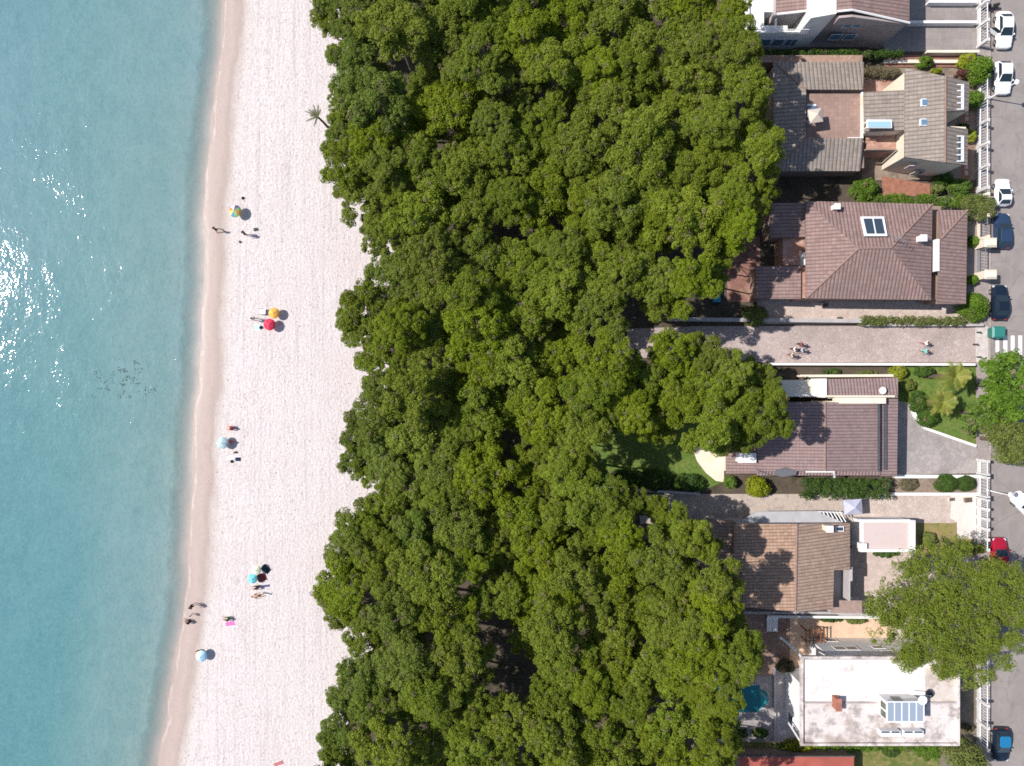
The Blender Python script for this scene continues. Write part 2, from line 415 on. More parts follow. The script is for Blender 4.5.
m.box(a, y0, .0, b_, y1, .12); tag(m.build('pavement', paving('pavement_slabs', (.36, .30, .285), (.30, .255, .24), (.2, .17, .16), .45)), kind='structure')
m = MB(); m.box(b_ + .002, y0, .0, b_ + .16, y1, .13); tag(m.build('kerb', KERB), kind='structure')
WPAINT = plain('road_paint', (.78, .76, .75), .7, .12, 3, .25)
m = MB()
for x0, x1, ya, yb in ((995.5, 999.3, 335, 352), (1003.3, 1007.4, 335.5, 354), (1010.7, 1014.6, 335.5, 354), (1018.3, 1022.2, 335.5, 355), (1026, 1030, 336, 355)):
    m.poly([W(x0, yb, .018), W(x1, yb, .018), W(x1, ya, .018), W(x0, ya, .018)])
tag(m.build('crossing_stripes', WPAINT), kind='structure')

COBBLE = paving('lane_cobbles', (.47, .385, .36), (.385, .315, .29), (.26, .20, .18), .35, .07)
BEIGE = paving('beige_paving', (.55, .46, .41), (.47, .38, .33), (.33, .26, .22), .4, .06)
GREYP = paving('grey_paving', (.30, .265, .25), (.26, .23, .215), (.2, .175, .165), .8, .03, .2)
STONE = paving('crazy_paving', (.37, .33, .315), (.29, .265, .255), (.22, .195, .185), .7, .05)
BRICKP = paving('brick_paving', (.30, .15, .105), (.235, .12, .09), (.17, .10, .08), .3, .05, .3)
TERRA = stained('terracotta_floor', (.40, .225, .17), (.48, .32, .26), (.30, .17, .13), .5, .8)
ORANGEP = stained('apricot_floor', (.62, .44, .31), (.55, .39, .28), (.66, .49, .37), .5, .6)
CREAM = stained('cream_floor', (.70, .62, .50), (.66, .56, .44), (.72, .65, .55), .55, .5)
DECK = paving('pool_deck_stone', (.33, .30, .29), (.27, .245, .24), (.17, .155, .15), .9, .03, .15)
sheet('driveway', R4(884, -40, 977, 51.5), .016, GREYP)
sheet('driveway_cross', [(850, 47), (884, 47), (884, -40), (820, -40), (745, 47)], .013, GREYP)
sheet('brick_path', R4(884, 55, 968, 67), .02, BRICKP)
sheet('house_yard', R4(862, 68, 978, 180), .0165, SOIL)
sheet('terracotta_yard', R4(858, 80, 900, 92), .021, TERRA)
sheet('brick_yard', [(882, 176), (905, 180), (930, 184), (930, 196), (882, 196)], .021, plain('brick_red', (.33, .15, .10), .9, .3, 2))
sheet('patio', R4(727, 236, 760, 302), .018, stained('red_brown_patio', (.24, .12, .095), (.32, .19, .14), (.17, .09, .075), .48, .7))
sheet('side_paving', R4(757, 296, 985, 324), .019, BEIGE)
sheet('front_yard', R4(925, 196, 985, 324), .0175, GREYP)
lane_pts = [(600, 330), (700, 326), (985, 326), (985, 362.5), (766, 362.5), (600, 356)]
sheet('lane', lane_pts, .022, COBBLE)
sheet('lane_entry', [(975, 326.5), (988.4, 326.5), (988.4, 362), (976, 362)], .13, plain('pale_concrete', (.55, .49, .46), .85, .2, 2))
sheet('lawn', [(575, 420), (700, 420), (724, 452), (724, 482), (690, 495), (600, 492), (570, 470)], .014, LAWN)
sheet('terrace', [(692, 447), (724, 447), (724, 482), (716, 481), (706, 473), (697, 461)], .03, CREAM)
sheet('front_garden', R4(896, 366, 986, 446), .0145, LAWN)
sheet('stone_drive', [(890, 400), (912, 403), (916, 412), (925, 427), (950, 437), (976, 446), (986, 452), (986, 473), (890, 475)], .026, STONE)
sheet('planting_bed', R4(895, 476, 980, 494), .0185, SOIL)
sheet('gravel_yard', R4(640, 494, 890, 524), .015, stained('gravel', (.42, .35, .30), (.33, .28, .25), (.5, .43, .37), .5, .9))
sheet('pink_yard', R4(852, 495, 985, 553), .0235, BEIGE)
sheet('dry_lawn', [(915, 523), (957, 523), (957, 539), (976, 539), (976, 556), (915, 556)], .028, DRYLAWN)
sheet('white_forecourt', [(952, 494.5), (987, 494.5), (987, 545), (974, 545), (974, 538), (957, 538), (957, 522), (950, 518)], .032, plain('white_concrete', (.66, .60, .55), .85, .12, 2))
sheet('back_yard', R4(846, 548, 985, 640), .0205, plain('pink_paving', (.52, .42, .38), .85, .2, 1.5))
sheet('apricot_patio', R4(765, 612, 895, 668), .027, ORANGEP)
sheet('shaded_patio', R4(742, 612, 790, 690), .029, stained('brown_brick_patio', (.24, .16, .125), (.3, .2, .16), (.18, .12, .1), .5, .8))
sheet('pool_deck', R4(700, 676, 775, 742), .033, DECK)
sheet('pool_walk', [(775, 665), (806, 665), (806, 742), (775, 742)], .0345, plain('pale_pink_paving', (.50, .44, .42), .85, .2, 1))
sheet('back_lawn', R4(735, 742, 962, 800), .0215, stained('patchy_lawn', (.15, .15, .045), (.09, .125, .025), (.24, .20, .09), .48, .5))
sheet('side_garden', R4(940, 640, 978, 770), .024, stained('side_soil', (.18, .15, .12), (.13, .12, .08), (.24, .2, .17), .5, .6))

# =================================================================== HOUSES
WHITE = plain('white_plaster', (.78, .76, .74), .85, .10, .8, .12)
DWHITE = stained('dirty_white_roof', (.62, .56, .535), (.40, .335, .30), (.27, .235, .22), .47, .27)
CREAMW = plain('cream_plaster', (.72, .64, .52), .85, .1, .8, .12)
GREYW = plain('grey_plaster', (.42, .39, .385), .85, .15, .8, .15)
BROWNW = plain('brown_plaster', (.30, .22, .18), .85, .2, .8, .2)
GLASS = flat('dark_window_glass', (.04, .06, .085), .08, .6)
BLUEG = flat('blue_glass', (.12, .22, .33), .1, .6)
FRAME = flat('white_frame', (.75, .75, .76), .5, .3)
METAL = flat('grey_metal', (.35, .36, .38), .45, .4, .5)
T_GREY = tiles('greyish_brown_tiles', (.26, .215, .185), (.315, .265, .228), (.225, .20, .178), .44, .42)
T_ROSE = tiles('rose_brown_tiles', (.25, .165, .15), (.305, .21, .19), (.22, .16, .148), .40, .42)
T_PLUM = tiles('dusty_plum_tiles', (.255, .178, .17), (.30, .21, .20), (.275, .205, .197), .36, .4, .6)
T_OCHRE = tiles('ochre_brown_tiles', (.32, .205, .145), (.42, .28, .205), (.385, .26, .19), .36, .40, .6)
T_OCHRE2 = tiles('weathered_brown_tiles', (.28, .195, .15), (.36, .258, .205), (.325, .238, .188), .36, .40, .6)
RIDGE = plain('ridge_tile', (.27, .185, .155), .85, .25, 3)

def ridge(root, pts, mat=RIDGE, r=.11):
    m = MB()
    for i in range(len(pts) - 1):
        m.cyl(W(*pts[i]) + Vector((0, 0, .02)), W(*pts[i + 1]) + Vector((0, 0, .02)), r, r, 6)
    return m.build('ridge', mat, root)
def window_y(root, yw, xa, xb, za, zb, side=-1, pane=GLASS):
    """window in a wall facing -Y (side=-1) or +Y (side=1), world x and z"""
    m = MB(); t = .05 * side; f = .07
    lo, hi = sorted((yw + .003 * side, yw + t))
    m.box(xa - f, lo, za - f, xb + f, hi, za); m.box(xa - f, lo, zb, xb + f, hi, zb + f)
    m.box(xa - f, lo, za, xa, hi, zb); m.box(xb, lo, za, xb + f, hi, zb)
    w = m.build('window', FRAME, root)
    m = MB(); lo, hi = sorted((yw + .003 * side, yw + t * .4)); m.box(xa, lo, za, xb, hi, zb); m.build('pane', pane, w)
def window_x(root, xw, ya, yb, za, zb, side=-1, pane=GLASS):
    m = MB(); t = .05 * side; f = .07
    lo, hi = sorted((xw + .003 * side, xw + t))
    m.box(lo, ya - f, za - f, hi, yb + f, za); m.box(lo, ya - f, zb, hi, yb + f, zb + f)
    m.box(lo, ya - f, za, hi, ya, zb); m.box(lo, yb, za, hi, yb + f, zb)
    w = m.build('window', FRAME, root)
    m = MB(); lo, hi = sorted((xw + .003 * side, xw + t * .4)); m.box(lo, ya, za, hi, yb, zb); m.build('pane', pane, w)
def skylight(root, x0, y0, x1, y1, z, pane=BLUEG, f=.8, n=1, tilt=0.0):
    m = MB(); m.slab([(x0, y0, z - tilt), (x1, y0, z - tilt), (x1, y1, z + tilt), (x0, y1, z + tilt)], .22)
    s = m.build('skylight', FRAME, root); m = MB(); w = (x1 - x0 - f) / n
    for i in range(n):
        a = x0 + f + i * w
        m.slab([(a, y0 + f, z + .03 - tilt), (a + w - f, y0 + f, z + .03 - tilt), (a + w - f, y1 - f, z + .03 + tilt), (a, y1 - f, z + .03 + tilt)], .025)
    m.build('pane', pane, s)
def chimney(root, x0, y0, x1, y1, z1, z0, mat=WHITE, cap=WHITE):
    m = MB(); m.rect(x0, y0, x1, y1, z1, z0); c = m.build('chimney', mat, root)
    p0 = W(x0, y1, z1); p1 = W(x1, y0, z1); e = .07
    m = MB(); m.box(p0.x - e, p0.y - e, z1 + .15, p1.x + e, p1.y + e, z1 + .22)
    for x in (p0.x + .03, p1.x - .12):
        for y in (p0.y + .03, p1.y - .12): m.box(x, y, z1 - .002, x + .09, y + .09, z1 + .15)
    m.build('chimney_cap', cap, c)
def antenna(root, px, py, z, h=1.8):
    b = W(px, py, z); m = MB(); m.cyl(b, b + Vector((0, 0, h)), .035, .025, 6)
    m.cyl(b + Vector((-.8, .35, h - .1)), b + Vector((.8, -.35, h - .1)), .025, .025, 5)
    for i in range(6):
        q = -.7 + i * .28; c = b + Vector((q, -q * .44, h - .1)); l = .18 + .05 * i
        m.cyl(c - Vector((.4 * l, .9 * l, 0)), c + Vector((.4 * l, .9 * l, 0)), .015, .015, 4)
    m.build('antenna', METAL, root)
def parapet(root, x0, y0, x1, y1, z, t=1.6, h=.35, mat=WHITE, name='parapet'):
    """ring wall on a flat roof"""
    m = MB(); zt = z + h
    a = W(x0, y1, zt); b = W(x1, y0, zt); w = t / PPM
    m.box(a.x, a.y, z - .1, b.x, a.y + w, zt); m.box(a.x, b.y - w, z - .1, b.x, b.y, zt)
    m.box(a.x, a.y + w, z - .1, a.x + w, b.y - w, zt); m.box(b.x - w, a.y + w, z - .1, b.x, b.y - w, zt)
    return m.build(name, mat, root)

# --- villa with white flat roofs at the top
hA = thing('villa', 'white villa with flat white roofs and a tiled wing at the top of the photo', 'house', W(840, -5))
m = MB(); m.prism([(812, 17), (836, 15), (906, 24.5), (907, -60), (812, -60)], 5.5); m.build('wall', plain('shade_tinted_white_plaster', (.40, .34, .33), .85, .15, .8, .15), hA)  # white plaster given a darker rose grey, the wall's shade put into the colour
m = MB(); m.slab([(837, 11.5, 7.0), (852, 10, 7.3), (852, -62, 7.3), (837, -62, 7.0)]); m.slab([(852.2, 10, 7.3), (909.5, 23, 5.7), (909.5, -62, 5.7), (852.2, -62, 7.3)])
rf = m.build('roof', T_ROSE, hA)
m = MB(); m.prism([(839, 14), (852, 12.5), (905, 24.4), (905, -60), (839, -60)], 5.52, 5.5)
gp = [(839, 12.6, 6.85), (852, 11.6, 7.1), (906, 24, 5.6)]
tp = [W(*p) for p in gp]; yb_ = min(p.y for p in tp) - .02
m = MB(); m.hull([Vector((p.x, yb_ + .25, p.z)) for p in tp] + [Vector((tp[2].x, yb_ + .25, 5.45)), Vector((tp[0].x, yb_ + .25, 5.45))],
                 [Vector((p.x, yb_, p.z)) for p in tp] + [Vector((tp[2].x, yb_, 5.45)), Vector((tp[0].x, yb_, 5.45))]); m.build('gable', plain('shade_tinted_white_plaster', (.40, .34, .33)), hA)  # gable takes the same darkened colour, standing for shade
m = MB(); m.prism([(811, -60), (836.5, -60), (836.5, 13.5), (811, 18)], 7.0); m.build('white_tower', WHITE, hA)
ridge(hA, [(837, 11.5, 7.0), (852, 10, 7.3), (909.5, 23, 5.7)], WHITE, .12)
yw = W(812, 17, 5.5).y; yw2 = W(906, 24.5, 5.5).y
for xa in (846, 854):
    q = W(xa, 30, 4.0); window_y(hA, W(836, 15, 5.5).y - .62, q.x - .5, q.x + .5, 4.1, 5.0, -1, BLUEG)
for xa in (838, 852, 872):
    q = W(xa, 40, 2.5); window_y(hA, W(860, 18.5, 5.5).y - .2, q.x - .6, q.x + .6, 1.3, 2.5, -1, BLUEG)
m = MB()
m.rect(749, -60, 764, 32, 4.0); m.rect(764.02, -60, 777, 12, 4.0); m.rect(764.02, 25.5, 787.5, 32, 4.0); m.rect(787.52, 30.5, 807, 32, 4.0)
m.build('terrace_block', WHITE, hA)
m = MB(); m.rect(777.02, -60, 809, 13, 5.2); m.build('wing_wall', GREYW, hA)
m = MB(); m.slab([(776.5, 14, 5.3), (810, 10, 6.0), (810, -62, 6.0), (776.5, -62, 5.3)]); m.build('wing_roof', T_ROSE, hA)
m = MB(); m.cyl(W(776.5, 14.3, 5.32), W(814.5, 10, 6.0), .12, .12, 6); m.build('roof_edge', WHITE, hA)
m = MB(); m.rect(764, 12.2, 806, 30, .9); m.build('courtyard_floor', GREYP, hA)
skylight(hA, 773, 17, 789, 22.5, 3.0)
parapet(hA, 748.5, -60, 777, 33, 4.0, 1.0, .25)
q0 = W(752, 33, 4.0); q1 = W(806, 33, 4.0)
for i in range(4):
    xa = q0.x + (q1.x - q0.x) * (i + .12) / 4; window_y(hA, W(0, 32, 4.0).y, xa, xa + 1.15, .9, 2.4, -1, BLUEG)
m = MB()
for i in range(24):
    xx = q0.x + (q1.x - q0.x) * i / 23; m.cyl((xx, q0.y - .06, 3.9), (xx, q0.y - .06, 4.9), .02, .02, 4)
m.cyl((q0.x, q0.y - .06, 4.9), (q1.x, q0.y - .06, 4.9), .04, .04, 5); m.build('railing', FRAME, hA)

def garden_wall(label, x0, y0, x1, y1, h, mat, t=.22, name='garden_wall', cap=None):
    a = W(x0, y0, h); b = W(x1, y1, h); d = (b - a); L = d.length; ang = math.atan2(d.y, d.x)
    o = thing(name, label, 'wall', (a.x, a.y, 0), ang)
    m = MB(); m.box(0, -t / 2, -.05, L, t / 2, h); m.build('wall_body', mat, o, local=True)
    m = MB(); m.box(-.03, -t / 2 - .04, h + .002, L + .03, t / 2 + .04, h + .06); m.build('coping', cap or mat, o, local=True)
    return o
garden_wall('low white wall along the very top of the grey driveway', 929, 1.6, 977, 1.6, .8, WHITE)
garden_wall('low white wall across the middle of the grey driveway', 910, 22, 977, 22, .8, WHITE)
garden_wall('cream wall between the grey driveway and the brick path', 927, 51.5, 979, 51.5, .9, CREAMW)
garden_wall('pale kerb wall below the brick path', 884, 61.5, 964, 61.5, .35, CREAMW, .3)
garden_wall('thick reddish stone wall behind the courtyard house', 760, 59, 862, 59, 2.0, stained('red_rubble', (.34, .22, .17), (.24, .17, .13), (.44, .33, .27), .5, 1.2), .75)

# --- courtyard house
hB = thing('courtyard_house', 'house with grey brown tiles round a sunken terracotta roof terrace', 'house', W(850, 120))
m = MB(); m.prism([(776, 64), (864, 64), (864, 168), (776, 168)], 3.15); m.build('wall', BROWNW, hB)
m = MB()
m.slab([(773.5, 62, 3.4), (864, 62, 3.4), (863, 89.5, 4.1), (806, 89.5, 4.1)], .2)
m.slab([(773.5, 62, 3.4), (806, 89.5, 4.1), (806, 138, 4.1), (773.5, 171, 3.4)], .2)
m.slab([(773.5, 171, 3.4), (806, 138, 4.1), (863, 138, 4.1), (860, 171, 3.4)], .2)
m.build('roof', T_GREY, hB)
ridge(hB, [(773.5, 62, 3.4), (806, 89.5, 4.1)]); ridge(hB, [(773.5, 171, 3.4), (806, 138, 4.1)])
m = MB(); m.rect(806, 89, 863, 138, 3.32, 3.1); m.build('terrace_floor', paving('terracotta_tiles', (.335, .225, .185), (.275, .185, .155), (.22, .155, .135), .42, .05, .25), hB)
m = MB(); m.rect(804.5, 88.5, 806, 139, 4.05, 3.2); m.rect(806, 88.5, 864, 89.6, 4.05, 3.2); m.build('terrace_wall', plain('shade_and_edge_dark', (.12, .10, .10), .9), hB)  # coloured near black to paint the roof step's shadow along two terrace sides
m = MB(); m.rect(861.6, 91, 863.3, 138.5, 3.6, 3.2); m.rect(848, 137.2, 861.6, 138.5, 3.6, 3.2); m.build('terrace_parapet', WHITE, hB)
m = MB(); m.prism([(866, 93), (905, 92), (904, 130), (867, 131)], 4.6, 0); m.build('link_wall', CREAMW, hB)
m = MB(); m.slab([(864, 92, 4.75), (907, 90, 5.35), (906, 130, 5.35), (865, 131.5, 4.75)], .2); m.build('link_roof', T_GREY, hB)
m = MB(); m.rect(866, 131.6, 902, 150, 3.0); m.build('balcony_floor', TERRA, hB)
m = MB(); m.rect(866, 148.5, 897, 150, 3.7, 3.0); m.build('balcony_wall', BROWNW, hB)
m = MB(); m.slab([(867, 119.5, 5.5), (892, 119.5, 5.5), (892, 128, 6.0), (867, 128, 6.0)], .16); sl = m.build('solar_collector', FRAME, hB)
m = MB(); m.slab([(868, 120.4, 5.54), (891, 120.4, 5.54), (891, 127.2, 6.03), (868, 127.2, 6.03)], .03); m.build('pane', flat('pale_blue_glass', (.32, .50, .60), .12, .6), sl)
m = MB(); m.cyl(W(860.5, 131.5, 4.8), W(867, 127, 5.9), .05); m.cyl(W(860.5, 126.5, 4.8), W(867, 121, 5.6), .05); m.build('strut', FRAME, sl)
m = MB(); m.prism([(908, 70), (945, 77), (966, 84), (966, 112), (947, 112), (947, 126), (966, 127), (966, 163), (945, 161), (907, 155.5)], 5.15); m.build('main_wall', CREAMW, hB)
m = MB(); m.slab([(905.5, 68.5, 5.5), (945.5, 76, 6.7), (945, 162.5, 6.7), (905, 157, 5.5)], .2); m.build('main_roof', T_GREY, hB)
m = MB(); m.slab([(945.7, 76, 6.7), (969.5, 82, 5.4), (968.5, 111, 5.4), (945.6, 111, 6.7)], .2); m.slab([(945.4, 126, 6.7), (968, 129, 5.4), (967.5, 165, 5.4), (945.2, 162.5, 6.7)], .2)
m.build('street_roof', T_GREY, hB)
ridge(hB, [(945.5, 76, 6.7), (945, 162.5, 6.7)])
skylight(hB, 921.5, 98.5, 928.5, 106, 6.15); skylight(hB, 920.5, 118.5, 928, 125.5, 6.15)
for ya, yb in ((84.5, 109), (136, 161)):
    m = MB(); m.slab([(957, ya, 5.98), (963.5, ya, 5.78), (963.5, yb, 5.78), (957, yb, 5.98)], .12); sl = m.build('roof_opening', GLASS, hB)
    m = MB(); m.slab([(961.8, ya - .5, 5.98), (964.2, ya - .5, 5.9), (964.2, yb + .5, 5.9), (961.8, yb + .5, 5.98)], .15)
    for i in range(5):
        yy = ya + (yb - ya) * i / 4; m.slab([(957, yy - .6, 6.1), (962, yy - .6, 6.0), (962, yy + .6, 6.0), (957, yy + .6, 6.1)], .1)
    m.build('beam', FRAME, sl)
yS = W(925, 158, 5.15).y - .12
q = W(925, 160, 4)
window_y(hB, W(945, 161, 5.15).y - .05, 44.6, 45.6, 2.8, 3.8, -1, BLUEG); window_y(hB, W(945, 161, 5.15).y - .05, 46.5, 47.6, .6, 1.8, -1, GLASS)

# --- hip-roofed house
hC = thing('hip_roof_house', 'rose brown hip roofed house with a framed roof window above the lane', 'house', W(868, 252))
m = MB(); m.rect(809, 204, 929, 297, 4.0); m.build('wall', BROWNW, hC)
A, B_, C_, D_, R1, R2 = (806, 201, 4.2), (932.5, 204, 4.2), (931, 300, 4.2), (806, 298.5, 4.2), (858.5, 248.5, 6.0), (891, 248, 6.0)
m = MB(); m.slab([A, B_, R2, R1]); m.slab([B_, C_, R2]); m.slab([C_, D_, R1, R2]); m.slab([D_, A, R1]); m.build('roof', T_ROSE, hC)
ridge(hC, [D_, R1, R2, B_], plain('rose_ridge', (.29, .19, .165), .85, .2, 3), .09)
m = MB(); m.rect(941, 212, 965, 301, 3.3); m.rect(929.5, 206, 941, 299, 2.6); m.build('side_wall', BROWNW, hC)
m = MB(); m.slab([(938.5, 210, 3.6), (967.5, 210, 3.6), (941, 239, 4.3)]); m.slab([(967.5, 210, 3.6), (966, 304, 3.6), (936.5, 304, 4.3), (941, 239, 4.3)]); m.build('side_roof', T_ROSE, hC)
ridge(hC, [(967.5, 210, 3.6), (941, 239, 4.3)])
m = MB(); m.rect(936.5, 239, 939.5, 271, 4.5, 3.8); m.build('gutter_wall', WHITE, hC)
m = MB(); m.slab([(861, 216.5, 5.1), (884, 216.5, 5.1), (887.5, 236, 5.95), (865, 236, 5.95)], .22); sl = m.build('roof_window', FRAME, hC)
m = MB(); m.slab([(863.5, 218.5, 5.22), (872.2, 218.5, 5.22), (875, 233.5, 5.9), (867, 233.5, 5.9)], .03); m.slab([(873.7, 218.5, 5.22), (882, 218.5, 5.22), (885, 233.5, 5.9), (876.5, 233.5, 5.9)], .03)
m.build('pane', GLASS, sl)
chimney(hC, 920, 235.5, 925.5, 241, 5.6, 4.3); chimney(hC, 834, 204.5, 839, 209, 5.2, 4.0); antenna(hC, 893, 241, 5.9, 1.4)
m = MB(); m.rect(772, 205, 804, 237, 3.0); m.build('annex_wall', BROWNW, hC)
m = MB(); m.rect(758, 267, 804, 297, 2.8); m.build('annex_wall', BROWNW, hC)
m = MB(); m.slab([(770, 203, 3.1), (805.5, 203, 3.5), (805.5, 237, 3.5), (770, 237, 3.1)], .15); m.build('annex_roof', T_ROSE, hC)
m = MB(); m.slab([(756, 266, 2.9), (801, 266, 3.4), (801, 299, 3.4), (756, 299, 2.9)], .15); m.build('annex_roof', T_ROSE, hC)
m = MB(); m.rect(783, 237.2, 805.8, 265.5, 2.6); m.rect(801.2, 265.5, 806, 298, 3.1); m.build('roof_terrace', TERRA, hC)
m = MB(); m.rect(803.5, 252, 805.6, 265, 3.6, 2.6); m.build('vent_box', WHITE, hC)

# --- plum-roofed bungalow
hD = thing('bungalow', 'bungalow with a wide dusty plum tiled roof below the cobbled lane', 'house', W(825, 430))
m = MB(); m.prism([(758, 404), (895, 399), (895, 473), (758, 473)], 3.2); m.prism([(829, 381), (895, 380), (895, 398.5), (829, 398.5)], 3.2); m.build('wall', CREAMW, hD)
m = MB(); m.slab([(757, 402, 3.5), (825, 402, 4.3), (825, 471, 4.3), (757, 471, 3.5)]); m.slab([(825.2, 402, 4.3), (880, 404, 3.7), (880, 471, 3.7), (825.2, 471, 4.3)])
m.slab([(880.2, 399, 3.3), (898, 399, 3.25), (897, 476, 3.25), (880.2, 476, 3.3)]); m.slab([(829, 379, 3.35), (898, 377.5, 3.35), (898, 398, 3.85), (829, 397, 3.85)])
m.slab([(757, 471.2, 3.4), (880, 471.2, 3.55), (880, 475.5, 3.5), (757, 475.5, 3.35)])
m.build('roof', T_PLUM, hD)
ridge(hD, [(825, 402, 4.3), (825, 471, 4.3)])
m = MB(); m.rect(836, 397.6, 886, 403.6, 4.15, 3.3); m.rect(827, 395.4, 895, 397.2, 4.1, 3.3); m.build('parapet', CREAMW, hD)
m = MB(); m.rect(878.6, 404, 880.1, 471, 3.95, 3.2); m.rect(884.5, 404, 887, 470, 3.5, 3.2); m.build('slot_strip', plain('slot_black', (.08, .085, .10), .6), hD)  # near-black strips along the slot between main roof and side strip
m = MB(); m.rect(778, 380, 821, 397, 2.6); m.build('terrace_block', CREAM, hD)
m = MB(); m.rect(821.2, 378.5, 826.8, 397.5, 3.5); m.rect(778, 394, 821, 396.3, 3.0); m.build('terrace_wall', WHITE, hD)
m = MB(); m.rect(728, 444, 757.5, 472, 2.6); m.build('porch_wall', CREAMW, hD)
m = MB(); m.slab([(726, 440, 2.75), (758, 440, 3.1), (758, 473.5, 3.1), (726, 473.5, 2.75)], .15); m.build('porch_roof', T_PLUM, hD)
chimney(hD, 738, 453.5, 755, 462, 3.75, 2.9); antenna(hD, 757, 471, 3.3, 1.1)
m = MB(); m.lathe([(.02, .0), (.2, .03), (.4, .12), (.42, .16), (.38, .15), (.2, .08), (.02, .05)], W(882, 390.5, 4.1), 14); dd_ = m.build('satellite_dish', WHITE, hD, smooth=True)
m = MB(); m.cyl(W(882, 390.5, 3.6), W(882, 390.5, 4.15), .05); m.build('dish_mount', METAL, dd_)
m = MB(); m.slab([(776, 470, 3.9), (786, 467.5, 4.1), (797, 471, 4.0), (796, 475, 3.9), (782, 477, 3.8), (774, 475, 3.8)], .12); m.build('grey_awning', flat('grey_canvas', (.13, .13, .15), .8, .2), hD)
m = MB(); m.cyl(W(806, 471.5, 3.75), W(834, 471.5, 3.75), .14); m.cyl(W(834, 471.5, 3.75), W(834.5, 477, 3.0), .14); m.build('white_pipe', WHITE, hD)

# --- ochre-roofed house
hE = thing('ochre_roof_house', 'two storey house with ochre brown tiles and a notched roof loggia', 'house', W(795, 565))
m = MB(); m.prism([(740, 525), (848, 525), (848, 569), (832, 569), (832, 607), (745, 605), (745, 572), (740, 572)], 4.5); m.build('wall', GREYW, hE)
m = MB(); m.slab([(734, 524, 4.7), (797, 524, 5.2), (795.5, 611.5, 5.2), (743, 607.5, 4.7), (743, 572, 4.75), (734, 572, 4.7)]); m.build('roof', T_OCHRE, hE)
m = MB(); m.slab([(797.3, 524, 5.2), (850, 523, 4.7), (850, 570, 4.7), (834, 570, 5.0), (833, 609.5, 5.0), (795.8, 611.5, 5.2)]); m.build('east_roof', T_OCHRE2, hE)
ridge(hE, [(797, 524, 5.2), (795.5, 611.5, 5.2)])
m = MB(); m.rect(700, 522, 735, 572, 2.9); m.build('lean_to_wall', GREYW, hE)
m = MB(); m.slab([(697, 518, 2.8), (734, 521, 3.6), (734, 574, 3.6), (697, 574, 2.8)], .15); m.build('lean_to_roof', T_OCHRE2, hE)
m = MB(); m.slab([(741, 520.5, 3.0), (757, 511.5, 2.6), (816, 511, 2.6), (842, 522, 3.0), (842, 524, 3.0), (741, 524, 3.0)], .1); m.build('side_canopy', plain('pale_grey_roofing', (.42, .41, .42), .8, .12, 1), hE)
m = MB(); m.rect(832.2, 569.5, 849.5, 601, 2.2); m.build('loggia_floor', GREYW, hE)
m = MB(); m.rect(848.9, 568, 850.3, 601, 3.9); m.rect(848.6, 567, 852.5, 581, 4.2, 3.9); m.build('loggia_wall', GREYW, hE)
m = MB(); m.rect(832.2, 601.2, 862, 614, 3.3); m.build('south_block', GREYW, hE)
m = MB(); m.slab([(831, 600.5, 3.5), (862, 600.5, 3.5), (862, 613, 3.3), (831, 613, 3.3)], .12); m.build('south_roof', plain('faded_clay', (.34, .245, .21), .85, .2, 2), hE)
chimney(hE, 826, 526, 832, 531.5, 5.9, 4.8, CREAMW); skylight(hE, 836, 526.5, 844, 531.5, 5.05, GLASS)
antenna(hE, 752, 566, 5.0, 1.5)
window_x(hE, W(745, 590, 4.5).x, W(0, 598, 4.5).y, W(0, 588, 4.5).y, 1.5, 2.8, -1, GLASS)
m = MB(); m.rect(862.3, 521.5, 914, 551, 2.85); m.build('flat_annex', WHITE, hE)
m = MB(); m.rect(863.5, 522.5, 911, 549, 2.9, 2.8); m.build('annex_roof', stained('pink_screed', (.55, .45, .43), (.50, .42, .40), (.58, .49, .46), .55, .6), hE)
m = MB(); m.rect(910.5, 520.5, 915.5, 552, 3.15, 2.7); m.rect(860, 549, 910.5, 552, 3.15, 2.7); m.rect(858, 519.5, 910.5, 521.5, 3.15, 2.7); m.rect(860, 543.5, 867, 549, 3.4, 2.7); m.build('annex_parapet', WHITE, hE)
m = MB()
for i in range(8):
    x = 816 + i * 3.4; m.cyl(W(x, 511.5, 2.5), W(x + 6, 522, 2.9), .06, .06, 5)
m.cyl(W(814, 511.5, 2.5), W(842, 512.5, 2.5), .06); m.build('pergola_bars', FRAME, hE)
m = MB(); m.rect(744, 611.8, 840, 614, 1.6); m.rect(840, 613.8, 868, 616.5, 1.8); m.build('yard_wall', GREYW, hE)

# --- white flat-roofed house
hF = thing('flat_roof_house', 'white flat roofed house with stained roof and glazed stair hut', 'house', W(880, 700))
m = MB(); m.prism([(831, 657.5), (955, 657.5), (955, 741), (806.5, 741), (806.5, 690), (831, 690)], 5.8); m.build('wall', WHITE, hF)
m = MB(); m.rect(804.5, 659.5, 957, 703, 6.0, 5.8); m.build('flat_roof', stained('white_roof', (.72, .67, .65), (.62, .54, .50), (.46, .37, .34), .56, .2), hF)
m = MB(); m.rect(804.5, 703.02, 957, 743, 6.0, 5.8); m.build('flat_roof', DWHITE, hF)
m = MB(); m.rect(925, 668, 956.5, 702.5, 6.012, 5.99); m.build('roof_patch', stained('beige_roof_patch', (.55, .475, .43), (.42, .35, .31), (.64, .58, .54), .5, .5), hF)
parapet(hF, 801, 656.5, 960, 746, 6.0, 2.2, .3, DWHITE)
m = MB(); m.rect(804, 702.2, 884, 703.6, 6.18, 5.99); m.build('roof_kerb', plain('kerb_grey', (.42, .38, .36), .85), hF)
m = MB(); m.rect(926, 702.2, 957, 703.6, 6.18, 5.99); m.build('roof_kerb', plain('kerb_grey', (.42, .38, .36), .85), hF)
